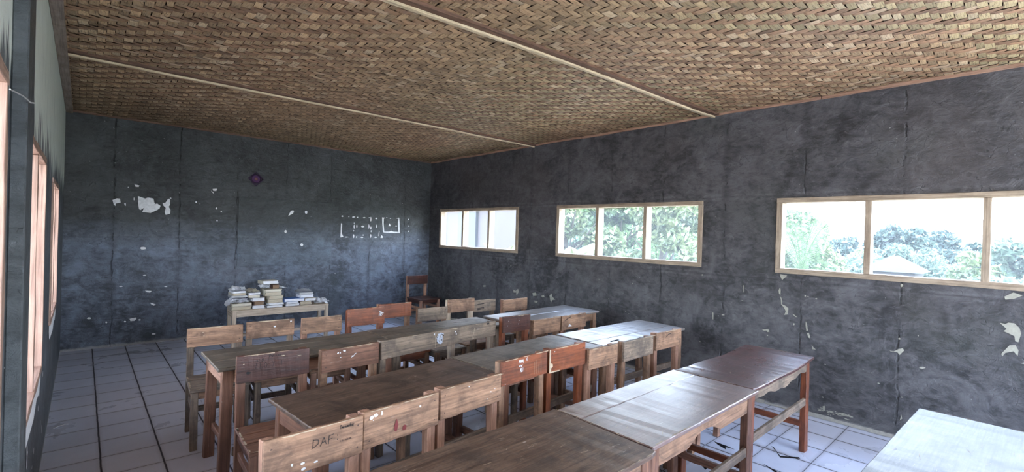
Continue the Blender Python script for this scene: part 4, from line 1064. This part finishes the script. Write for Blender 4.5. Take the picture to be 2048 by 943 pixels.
# ------------------------------------------------------------------ low bench with old books
TB = tag(empty('book_bench', (2.17, 7.39, 0), 0.0), 'low pale wooden table against the back wall carrying piles of old books', 'table')
rg = random.Random(77)
W = M_W['pale']
bm = bmesh.new()
TW, TD, TH = 0.65, 0.17, 0.50
for k in range(2):
    box(bm, -TW, TW, -TD + k * TD + .001, -TD + (k + 1) * TD - .001, TH - .02, TH, 0, .003, 14, 0, .001, rg)
obj('tabletop', bm, [W[0]], TB)
for (ya, yb) in ((-TD + .004, -TD + .024), (TD - .024, TD - .004)):
    bm = bmesh.new()
    box(bm, -TW + .051, TW - .051, ya, yb, TH - .09, TH - .021, 0, .003, 14, 0, .001, rg)
    obj('apron', bm, [W[0]], TB)
for sx in (-1, 1):
    bm = bmesh.new()
    xa = -TW + .002 if sx < 0 else TW - .022
    box(bm, xa, xa + .02, -TD + .052, TD - .052, TH - .09, TH - .021, 0, .003, 6, 1, .001, rg)
    obj('end_apron', bm, [W[1]], TB)
for sx in (-1, 1):
    for sy in (-1, 1):
        bm = bmesh.new()
        xa = -TW + .002 if sx < 0 else TW - .050
        ya = -TD + .004 if sy < 0 else TD - .050
        box(bm, xa, xa + .048, ya, ya + .046, 0, TH - .021, 0, .003, 6, 2, .001, rg)
        obj('leg', bm, [W[2]], TB)
bm = bmesh.new()
box(bm, -TW + .051, TW - .051, -.014, .014, .11, .15, 0, .003, 10, 0, .001, rg)
for sx in (-1, 1):
    xa = -TW + .01 if sx < 0 else TW - .036
    box(bm, xa, xa + .026, -TD + .051, TD - .051, .11, .15, 0, .003, 6, 1, .001, rg)
obj('stretcher', bm, [W[0]], TB)

M_PAGE = {}
def page_mat(col):
    k = NT('old paper pages %.2f %.2f' % (col[0], col[2]), 0.85, 0.2)
    p = k.rnd_vec(5)
    s = k.noise(k.scaled(p, (1, 1, 160)), 3.0, 2, 0.5)
    v = k.noise(p, 12, 3)
    c = k.mix(k.remap(s, 0.40, 0.62, 0, .55), col, tuple(x * .42 for x in col))
    k.color(k.mix(k.remap(v, .5, .75, 0, .4), c, (col[0] * .7, col[1] * .6, col[2] * .45)))
    return k.m
PG = {'beige': page_mat((.62, .54, .40)), 'cream': page_mat((.76, .70, .56)), 'white': page_mat((.86, .86, .86)), 'grey': page_mat((.60, .60, .57)), 'brown': page_mat((.30, .20, .13))}
CV = {'white': plain('white paper cover', (.88, .88, .90), .6), 'beige': plain('beige paper cover', (.50, .44, .33), .7), 'brown': plain('brown card cover', (.17, .09, .06), .7),
      'blue': plain('blue book cover', (.10, .22, .55), .45), 'grey': plain('grey paper cover', (.42, .43, .45), .7), 'black': plain('black book cover', (.03, .03, .035), .6), 'cream': plain('cream paper cover', (.62, .57, .45), .7)}
def book(x0, x1, yc, z0, z1, cover, page, label, dep=.22, rot=0.0, seed=0):
    rg = random.Random(seed)
    cx = (x0 + x1) / 2; h = (x1 - x0) / 2; t = z1 - z0 - .0016
    e = tag(empty('book', (cx, yc, z0), rot), label, 'book', 'old books piled on the low table')
    ct = .0022
    bm = bmesh.new()
    # sheaf of pages, a few bundles slipped against each other
    n = max(1, int(t / .022))
    for k in range(n):
        a = ct + (t - 2 * ct) * k / n; b = ct + (t - 2 * ct) * (k + 1) / n
        dx, dy = rg.uniform(-.006, .006), rg.uniform(-.006, .006)
        box(bm, -h + .008 + dx, h - .008 + dx, -dep / 2 + .006 + dy, dep / 2 - .006 + dy, a + .0002, b - .0002, 0, 0.002, 7, 0, .0012, rg)
    obj('pages', bm, [PG[page]], e)
    bm = bmesh.new()
    box(bm, -h, h, -dep / 2, dep / 2, 0, ct, 0, 0, 8, 0, .0002, rg)
    t1 = bmesh.new()
    box(t1, -h, h, -dep / 2, dep / 2, t - ct, t, 0, 0, 10, 0, .0, rg)
    for v in t1.verts:
        c = abs(v.co.x) / h
        if v.co.y < 0: v.co.z += .002 * math.sin(v.co.x * 40 + seed)
    me = bpy.data.meshes.new('tmp'); t1.to_mesh(me); t1.free(); bm.from_mesh(me); bpy.data.meshes.remove(me)
    box(bm, -h - .001, -h + .002, -dep / 2, dep / 2, ct, t - ct, 0)      # spine side
    obj('cover', bm, [CV[cover]], e)
    return e
def papers(x0, x1, y0, y1, z, hgt, label, seed, droop=0.0, mat='white'):
    rg = random.Random(seed)
    bm = bmesh.new()
    nx, ny = 16, 11
    for layer in range(3):
        off = layer * hgt * .32
        g = []
        a = rg.uniform(-.25, .25); ox, oy = rg.uniform(-.02, .02), rg.uniform(-.01, .01)
        cx, cy = (x0 + x1) / 2 + ox, (y0 + y1) / 2 + oy
        for i in range(nx + 1):
            row = []
            for j in range(ny + 1):
                u, v = i / nx - .5, j / ny - .5
                X = u * (x1 - x0) * (1 - .08 * layer); Y = v * (y1 - y0)
                n1 = noise.noise(Vector((u * 4 + seed, v * 4, layer * 3.3)))
                n2 = abs(noise.noise(Vector((u * 9 + seed, v * 9, layer * 3.3 + 7))))
                zz = z + .003 + off + max(0, hgt * .55 * (n1 + .45) + hgt * .35 * n2)
                ed = max(0, abs(u) - .38) / .12
                zz -= droop * ed * ed * (1 if u < 0 else 0)
                row.append(bm.verts.new((cx + X * math.cos(a) - Y * math.sin(a) * .6, cy + Y * math.cos(a) + X * math.sin(a) * .5, max(zz, z + .002 if not droop else zz))))
            g.append(row)
        for i in range(nx):
            for j in range(ny):
                bm.faces.new((g[i][j], g[i + 1][j], g[i + 1][j + 1], g[i][j + 1]))
    cxx, cyy = (x0 + x1) / 2, (y0 + y1) / 2
    bmesh.ops.transform(bm, matrix=Matrix.Translation((-cxx, -cyy, -z)), verts=bm.verts[:])
    o = obj('loose_papers', bm, [CV[mat]])
    o.location = (cxx, cyy, z)
    md = o.modifiers.new('thickness', 'SOLIDIFY'); md.thickness = .0012
    tag(o, label, 'papers', 'crumpled papers on the book piles')
    return o
Yb = 7.37
T = 0.502
def X(zx):   # helper: column position along the table
    u = 440 + zx / 5.892
    return 1.513 + (u - 458) * .0062 + (u - 458) ** 2 * .0000035
book(X(105), X(338), Yb, T, T + .050, 'beige', 'beige', 'thick beige book at the bottom of the leftmost pile', seed=1, rot=.03)
book(X(112), X(342), Yb, T + .0505, T + .090, 'cream', 'cream', 'cream paged book second from the bottom of the leftmost pile', seed=2, rot=-.04)
papers(X(55), X(305), Yb - .13, Yb + .12, T + .0935, .05, 'white crumpled sheets drooping over the left edge of the leftmost pile', 3, .05)
book(X(105), X(300), Yb + .01, T + .170, T + .198, 'grey', 'grey', 'thin grey book lying on the crumpled sheets of the leftmost pile', seed=4, dep=.2)
book(X(112), X(275), Yb, T + .1985, T + .232, 'cream', 'beige', 'beige book high in the leftmost pile under torn papers', seed=5, dep=.2, rot=.05)
book(X(116), X(272), Yb, T + .2325, T + .258, 'white', 'white', 'white book topmost of the leftmost pile under torn papers', seed=6, dep=.2)
papers(X(112), X(285), Yb - .1, Yb + .1, T + .262, .040, 'torn papers on top of the leftmost pile', 7, .0)
book(X(352), X(498), Yb, T, T + .045, 'white', 'white', 'bluish white book at the bottom of the second pile', seed=8, dep=.2)
book(X(366), X(486), Yb, T + .0455, T + .105, 'brown', 'brown', 'thick brown book in the second pile', seed=9, dep=.2)
book(X(344), X(494), Yb, T + .1055, T + .150, 'white', 'white', 'white book with clean edges in the second pile above the brown one', seed=10, dep=.2)
book(X(300), X(448), Yb + .02, T + .1505, T + .196, 'black', 'cream', 'cream paged book with a black cover in the second pile', seed=11, dep=.2, rot=-.05)
book(X(305), X(446), Yb + .02, T + .1965, T + .225, 'white', 'white', 'thin white book topmost of the second pile', seed=12, dep=.2)
papers(X(290), X(425), Yb - .11, Yb + .1, T + .229, .034, 'curled brownish sheets on top of the second pile', 13, .0, 'cream')
book(X(512), X(704), Yb, T, T + .035, 'grey', 'white', 'grey white book at the foot of the tallest pile', seed=14)
book(X(520), X(704), Yb, T + .0355, T + .066, 'white', 'white', 'white book second from the foot of the tallest pile', seed=15, rot=.04)
book(X(528), X(704), Yb, T + .0665, T + .118, 'beige', 'beige', 'thick beige book low in the tallest pile', seed=16, rot=-.03)
book(X(524), X(700), Yb, T + .1185, T + .170, 'beige', 'beige', 'thick beige book in the middle of the tallest pile', seed=17, rot=.05)
book(X(484), X(684), Yb, T + .1705, T + .222, 'cream', 'beige', 'beige book sticking out left in the tallest pile', seed=18)
book(X(482), X(684), Yb, T + .2225, T + .262, 'cream', 'cream', 'cream book with curled cover high in the tallest pile', seed=19)
book(X(575), X(662), Yb + .02, T + .2625, T + .318, 'brown', 'brown', 'short brown book high in the tallest pile beside white sheets', seed=20, dep=.16)
papers(X(445), X(550), Yb - .1, Yb + .1, T + .278, .040, 'white crumpled sheets near the top of the tallest pile', 21, .0)
book(X(452), X(642), Yb + .01, T + .338, T + .385, 'cream', 'white', 'white book topmost of the tallest pile', seed=22, dep=.2, rot=.06)
papers(X(674), X(722), Yb - .11, Yb + .06, T + .265, .02, 'loose page at the upper right corner of the tallest pile', 23, .0)
book(X(730), X(898), Yb, T, T + .035, 'grey', 'white', 'grey book under the blue one', seed=24, dep=.2)
book(X(740), X(892), Yb, T + .0355, T + .068, 'white', 'white', 'white book directly under the blue one', seed=25, dep=.2)
book(X(712), X(950), Yb - .01, T + .0685, T + .110, 'blue', 'white', 'blue covered book on the low pile right of the tallest', seed=26, rot=-.06)
book(X(905), X(1048), Yb + .02, T, T + .058, 'black', 'beige', 'tan paged book with a dark cover under the right pile', seed=27, dep=.2)
book(X(952), X(1088), Yb, T + .0585, T + .100, 'beige', 'white', 'pale book jutting right in the right pile', seed=28, dep=.2, rot=.05)
book(X(900), X(1062), Yb, T + .1105, T + .155, 'white', 'white', 'white book high in the right pile', seed=29, dep=.2)
book(X(892), X(1058), Yb, T + .1555, T + .190, 'grey', 'grey', 'grey book topmost of the right pile', seed=30, dep=.2, rot=-.05)
papers(X(875), X(1040), Yb - .1, Yb + .1, T + .194, .024, 'grey curled sheets on top of the right pile', 31, .0, 'grey')
papers(X(1100), X(1245), Yb - .12, Yb + .11, T, .055, 'crumpled white papers lying at the right end of the low table', 32, .0)

# ------------------------------------------------------------------ purple ornament on the back wall
e = tag(empty('wall_ornament', (1.992, YB - .004, 2.395)), 'small dark purple diamond shaped ornament hanging high on the back wall', 'ornament')
M_pur = plain('dark purple cord', (.035, .012, .05), .6); M_pur2 = plain('purple felt', (.09, .035, .11), .8); M_ros = plain('dusty rose centre', (.22, .10, .10), .8)
bm = bmesh.new()
dm = [(.105 * math.cos(t), -.012, .105 * math.sin(t)) for t in (0, math.pi / 2, math.pi, math.pi * 1.5, 0)]
for a_, b_ in zip(dm, dm[1:]): skin_tube(bm, [a_, b_], .007, 6)
obj('diamond_frame', bm, [M_pur], e)
bm = bmesh.new()
skin_tube(bm, [(.066 * math.cos(t), -.018, .062 * math.sin(t)) for t in np.linspace(0, 2 * math.pi, 28)], .009, 8)
obj('outer_ring', bm, [M_pur], e)
bm = bmesh.new()
N_ = 28
for (r0, r1, yy) in ((.0, .058, -.008),):
    vs = [bm.verts.new((r1 * math.cos(2 * math.pi * k / N_), yy, r1 * math.sin(2 * math.pi * k / N_))) for k in range(N_)]
    vb = [bm.verts.new((v.co.x, -.001, v.co.z)) for v in vs]
    bm.faces.new(vs)
    for k in range(N_): bm.faces.new((vs[k], vs[(k + 1) % N_], vb[(k + 1) % N_], vb[k]))
bmesh.ops.recalc_face_normals(bm, faces=bm.faces[:])
obj('disc', bm, [M_pur2], e)
bm = bmesh.new()
bmesh.ops.create_uvsphere(bm, u_segments=18, v_segments=10, radius=.024)
bmesh.ops.transform(bm, matrix=Matrix.Translation((0, -.014, 0)) @ Matrix.Diagonal((1, .5, 1, 1)), verts=bm.verts[:])
obj('centre_button', bm, [M_ros], e, True)

# wire hook on the pillar, straw on the floor, bamboo stick
bm = bmesh.new()
skin_tube(bm, [(-.025, -.20, -.004), (-.005, -.10, .0), (.006, 0, .0), (.012, .02, .004)], .0022, 6)
o = obj('wire_hook', bm, [M_rod]); o.location = (XL + .04, 2.235, 2.046)
o = tag(o, 'thin wire sticking out of the dark pillar beside the left edge window', 'wire')
bm = bmesh.new()
skin_tube(bm, [(-.04, -.03, .003), (0, .004, .006), (.045, .02, .003)], .0028, 6)
o = obj('straw', bm, [M_chip]); o.location = (-.10, 5.22, 0.002); tag(o, 'white drinking straw lying on the tiles beside the left wall', 'straw')
# ------------------------------------------------------------------ outside
def leaf_mat(name, col, col2):
    k = NT(name, 0.45, 0.6)
    v = k.noise(k.obj, 1.1, 3)
    w = k.noise(k.obj, 7.0, 2)
    c = k.mix(k.remap(v, .35, .65), col, col2)
    c = k.mix(k.remap(w, .4, .7, 0, .6), c, tuple(min(1, x * 1.6 + .03) for x in col2))
    k.color(c)
    k.b.inputs['Transmission Weight'].default_value = 0
    tl = k.n('BsdfTranslucent'); k.put(tl.inputs['Color'], c)
    mx = k.n('MixShader'); mx.inputs[0].default_value = .3
    out = k.t.nodes['Material Output']
    k.t.links.new(k.b.outputs[0], mx.inputs[1]); k.t.links.new(tl.outputs[0], mx.inputs[2]); k.t.links.new(mx.outputs[0], out.inputs[0])
    return k.m
L_green = leaf_mat('mid green leaves', (.06, .10, .045), (.13, .20, .085))
L_pale = leaf_mat('pale green leaves', (.08, .115, .05), (.15, .19, .085))
L_dark = leaf_mat('dark green leaves', (.03, .05, .045), (.055, .085, .07))
L_blue = leaf_mat('grey green leaves', (.06, .09, .07), (.12, .17, .12))
M_bark = plain('grey bark', (.09, .08, .06), .9)
def ground_mat():
    k = NT('packed earth and grass', .95, .2)
    s = k.sep(k.obj)
    v = k.noise(k.obj, .8, 5)
    far = k.remap(k.math('ADD', s[0], k.math('MULTIPLY', v, 4.0)), 10.5, 13.0)
    earth = k.mix(k.remap(v, .4, .65), (.44, .37, .30), (.54, .47, .40))  # near ground made pale and warm to bounce light onto the ceiling
    k.color(k.mix(far, earth, (.11, .14, .08)))
    return k.m
M_ground = ground_mat()
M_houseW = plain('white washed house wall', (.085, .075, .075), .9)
M_houseR = plain('grey house roof', (.35, .32, .31), .8)
M_tin = plain('pale roof tin', (.05, .055, .055), .7)

def ground_z(x, y):
    d = max(0.0, x - 9.0)
    return -.45 - (0.075 * d if d < 60 else 4.5 + (d - 60) * .01) 
bm = bmesh.new()
gx = [XR + .131, 7, 9, 12, 16, 22, 30, 42, 60, 90, 150, 260]
gy = [-160, -80, -40, -20, -8, 0, 8, 16, 26, 40, 70, 120, 220]
G = [[bm.verts.new((x, y, ground_z(x, y))) for y in gy] for x in gx]
for i in range(len(gx) - 1):
    for j in range(len(gy) - 1):
        bm.faces.new((G[i][j], G[i + 1][j], G[i + 1][j + 1], G[i][j + 1]))
G2 = [[bm.verts.new((x, y, -.45)) for y in (-60, 0, 60)] for x in (-60, -8, XL - .131)]
for i in range(2):
    for j in range(2):
        bm.faces.new((G2[i][j], G2[i + 1][j], G2[i + 1][j + 1], G2[i][j + 1]))
structure(obj('ground', bm, [M_ground]))

def foliage(name, clusters, n, size, mat, parent, seed):
    """leaf blades scattered through overlapping ellipsoid clumps; one mesh"""
    rng = np.random.RandomState(seed)
    cl = np.array(clusters, dtype=float)       # x y z rx ry rz
    vol = cl[:, 3] * cl[:, 4] * cl[:, 5]
    idx = rng.choice(len(cl), n, p=vol / vol.sum())
    d = rng.normal(size=(n, 3)); d /= np.linalg.norm(d, axis=1)[:, None]
    r = rng.uniform(.55, 1.05, n) ** .7
    c = cl[idx, :3] + d * cl[idx, 3:] * r[:, None]
    u = rng.normal(size=(n, 3)); u /= np.linalg.norm(u, axis=1)[:, None]
    w = np.cross(u, rng.normal(size=(n, 3))); w /= np.linalg.norm(w, axis=1)[:, None]
    s = size * rng.uniform(.6, 1.4, n)[:, None]
    V = np.empty((n, 4, 3))
    V[:, 0] = c - u * s; V[:, 1] = c + w * s * .42; V[:, 2] = c + u * s; V[:, 3] = c - w * s * .42
    me = bpy.data.meshes.new(name)
    me.from_pydata(V.reshape(-1, 3).tolist(), [], np.arange(n * 4).reshape(-1, 4).tolist())
    return link(name, me, mat, parent)

def clumps(seed, h0, h1, rad, n, cr):
    rg = random.Random(seed)
    out = []
    for k in range(n):
        a = rg.uniform(0, 6.28); q = rg.uniform(0, 1) ** .5
        z = rg.uniform(h0, h1)
        f = math.sqrt(max(.05, 1 - ((z - (h0 + h1) / 2) / ((h1 - h0) / 2 + cr)) ** 2))
        out.append((math.cos(a) * rad * q * f, math.sin(a) * rad * q * f, z, cr * rg.uniform(.7, 1.2), cr * rg.uniform(.7, 1.2), cr * rg.uniform(.5, .9)))
    return out

def tree(x, y, h0, h1, rad, label, mat, n=6000, leaf=.12, seed=1, ncl=16, cr=None, name='leafy_tree', cat='tree', group='trees and bushes outside the windows'):
    z0 = ground_z(x, y)
    e = tag(empty(name, (x, y, z0)), label, cat, group)
    foliage('foliage', clumps(seed, h0 - z0, h1 - z0, rad, ncl, cr or rad * .42), n, leaf, mat, e, seed)
    rg = random.Random(seed)
    bm = bmesh.new()
    top = (h0 - z0) + (h1 - h0) * .5
    skin_tube(bm, [(0, 0, 0), (rg.uniform(-.1, .1), .05, top * .5), (0, rg.uniform(-.1, .1), top)], [rad * .09, rad * .07, rad * .03], 8)
    for k in range(5):
        a = rg.uniform(0, 6.28)
        b0 = top * rg.uniform(.45, .8)
        skin_tube(bm, [(0, 0, b0), (math.cos(a) * rad * .35, math.sin(a) * rad * .35, b0 + rad * .25), (math.cos(a) * rad * .6, math.sin(a) * rad * .6, b0 + rad * .6)], [rad * .035, rad * .025, rad * .012], 6)
    obj('trunk', bm, [M_bark], e)
    return e

# seen through the middle window: a close wall of leaves
tree(12.6, 10.9, .0, 4.8, 1.6, 'large pale leaved tree close outside the left pane of the middle window', L_pale, 9000, .13, 1)
tree(20.0, 13.9, -1.0, 5.6, 2.2, 'mid green tree behind the middle pane of the middle window', L_green, 16000, .20, 2, 26)
tree(11.5, 6.6, -.6, 3.9, 1.25, 'yellowish green bushy tree in the right pane of the middle window', L_pale, 9000, .10, 3, 16)
tree(25.0, 20.6, -1.6, 6.2, 2.8, 'grey green tree behind the pale tree of the middle window', L_blue, 10000, .20, 4, 20)
tree(38.0, 24.7, -2.8, 8.8, 4.2, 'tall dark tree far behind the middle pane of the middle window', L_green, 12000, .26, 61, 24)
tree(17.0, 8.7, -.9, 4.6, 1.6, 'dark green tree half hidden behind the yellowish bushy tree', L_green, 10000, .14, 5, 18)
tree(8.4, 4.3, -.3, 1.0, .6, 'low bright shrub close outside, between the middle and widest windows', L_pale, 4000, .08, 6, 10, name='leafy_bush', cat='bush')
# seen through the widest window: treeline dropping down the slope
tree(20.0, 6.6, -1.5, 2.45, 1.7, 'rounded tree at the left edge of the widest window', L_green, 8000, .13, 7, 18)
tree(28.0, 7.2, -2.5, 2.45, 2.1, 'pale spreading tree right of the palm in the widest window', L_pale, 12000, .15, 8, 18)
tree(46.0, 8.3, -4.0, 2.1, 2.8, 'grey green tree beside the left mullion of the widest window', L_blue, 7000, .22, 9, 16)
for i, (ra, el, px_, rr_) in enumerate([(.205, .004, 66, 3.0), (.153, .0223, 75, 3.6), (.108, .0168, 85, 4.0), (.068, .004, 95, 4.0)]):
    tree(px_, px_ * ra, -5.4, 1.66 + el * px_, rr_, ['far dark tree at the left of the distant tree line', 'tallest of the far dark trees in the distant tree line', 'far dark tree just right of the tallest in the distance', 'lowest far dark tree at the right of the distant tree line'][i], L_dark, 7000, .40, 20 + i, 22, group='far dark trees on the hillside')
for i, (px_, py_, hh, rr_) in enumerate([(55, 10.6, .2, 2.6), (42, 3.9, .9, 2.2), (31, 1.5, 1.1, 1.6), (22, .7, 1.75, 1.6), (27, -2.3, 2.2, 1.9), (34, -6.0, 2.6, 2.4)]):
    tree(px_, py_, -3.0, hh, rr_, ['low pale bush mass beneath the far dark trees', 'pale round bush right of the small roof', 'light green bush before the right mullion of the widest window', 'small light tree in the right pane of the widest window', 'light tree at the right edge of the photo', 'green tree further right beyond the widest window'][i], L_pale if i % 2 == 0 else L_blue, 6000, .16, 40 + i, 16)

def frond_plant(x, y, n, length, label, seed, name, mat, z0=None, upright=.8, width=.28, trunk=1.2):
    rg = random.Random(seed)
    zz = ground_z(x, y) if z0 is None else z0
    e = tag(empty(name, (x, y, zz)), label, 'plant', None)
    bm = bmesh.new()
    skin_tube(bm, [(0, 0, 0), (.02, 0, trunk * .5), (0, .03, trunk)], [.11, .10, .07], 8)
    obj('stem', bm, [M_bark], e)
    for k in range(n):
        a = 2 * math.pi * k / n + rg.uniform(-.3, .3)
        ln = length * rg.uniform(.75, 1.1)
        up = rg.uniform(upright - .25, upright + .15)
        bm = bmesh.new()
        pts = []
        for i in range(13):
            t = i / 12
            r = ln * t * math.cos(up) * (1 + .25 * t)
            z = trunk - .05 + ln * (math.sin(up) * t - .42 * t * t)
            pts.append(Vector((math.cos(a) * r, math.sin(a) * r, z)))
        side = Vector((-math.sin(a), math.cos(a), 0))
        for i in range(12):
            t = (i + .5) / 12
            if name == 'palm':
                for s_ in (-1, 1):
                    for m in range(3):
                        f = m / 3
                        p0 = pts[i].lerp(pts[i + 1], f); q = pts[i].lerp(pts[i + 1], f + .12)
                        L_ = width * 1.7 * math.sin(math.pi * min(.97, t * .85 + .12))
                        tip = p0 + side * s_ * L_ + (pts[i + 1] - pts[i]) * 1.4 + Vector((0, 0, -.25 * L_))
                        poly(bm, [p0, q, tip])
            else:
                w0 = width * math.sin(math.pi * min(1, i / 12 * .9 + .08)); w1 = width * math.sin(math.pi * min(.99, (i + 1) / 12 * .9 + .08))
                for s_ in (-1, 1):
                    poly(bm, [pts[i], pts[i + 1], pts[i + 1] + side * s_ * w1 + Vector((0, 0, -.35 * w1)), pts[i] + side * s_ * w0 + Vector((0, 0, -.35 * w0))])
        skin_tube(bm, pts, [.022 * (1 - .8 * i / 12) for i in range(13)], 5)
        obj('frond', bm, [mat], e)
    return e
frond_plant(16.0, 4.58, 10, 2.9, 'pale palm with upright fronds in the left pane of the widest window', 3, 'palm', L_green, upright=1.28, width=.22, trunk=1.75)
frond_plant(6.9, 7.7, 8, 1.15, 'banana plant with broad leaves in the right pane of the first right wall window', 4, 'banana_plant', L_pale, upright=1.05, width=.17, trunk=1.35)
frond_plant(8.8, 7.4, 7, 1.4, 'banana plant in the left pane of the middle window', 6, 'banana_plant', L_pale, upright=1.0, width=.22, trunk=1.4)

# neighbour's house outside the first window
HX, HY = 8.0, 10.75
e = tag(empty('neighbour_house', (HX, HY, -.45)), 'white washed neighbouring house seen through the first right wall window', 'building')
bm = bmesh.new()
box(bm, -.6, 1.4, -1.9, 4.0, 0, 3.1, 0)
obj('wall', bm, [M_houseW], e)
bm = bmesh.new()
box(bm, -.66, -.601, -1.9, 4.0, .0, 1.55, 0)
obj('plinth', bm, [M_houseW], e)
for k, yy in enumerate((-1.35, .1, 1.6)):
    bm = bmesh.new()
    box(bm, -.68, -.602, yy, yy + .75, 1.75, 2.75, 0)
    f_ = obj('window_shutter', bm, [M_tin], e)
bm = bmesh.new()
vs = [(-1.0, -2.1, 2.95), (-1.0, 4.4, 2.95), (.4, 4.4, 3.7), (.4, -2.1, 3.7), (1.8, 4.4, 2.95), (1.8, -2.1, 2.95)]
v_ = [bm.verts.new(p) for p in vs]
bm.faces.new((v_[0], v_[1], v_[2], v_[3])); bm.faces.new((v_[3], v_[2], v_[4], v_[5]))
o = obj('roof_sheet', bm, [M_houseR], e)
md = o.modifiers.new('thickness', 'SOLIDIFY'); md.thickness = .08
# small roof between the bushes down the slope
e = tag(empty('hut', (34.0, 5.1, ground_z(34, 5.1))), 'small hut with a pale tin roof among the bushes in the widest window', 'building')
zb = -ground_z(34, 4.9)
bm = bmesh.new(); box(bm, -1.5, 1.5, -1.1, 1.1, 0, zb + .2, 0); obj('wall', bm, [M_houseW], e)
bm = bmesh.new()
vs = [(-1.7, -1.4, zb + .2), (1.7, -1.4, zb + .2), (1.7, 1.4, zb + .2), (-1.7, 1.4, zb + .2), (-1.2, 0, zb + 1.05), (1.2, 0, zb + 1.05)]
v_ = [bm.verts.new(p) for p in vs]
for f_ in ((0, 1, 5, 4), (2, 3, 4, 5), (0, 4, 3), (1, 2, 5), (3, 2, 1, 0)): bm.faces.new([v_[i] for i in f_])
obj('roof_sheet', bm, [M_tin], e)
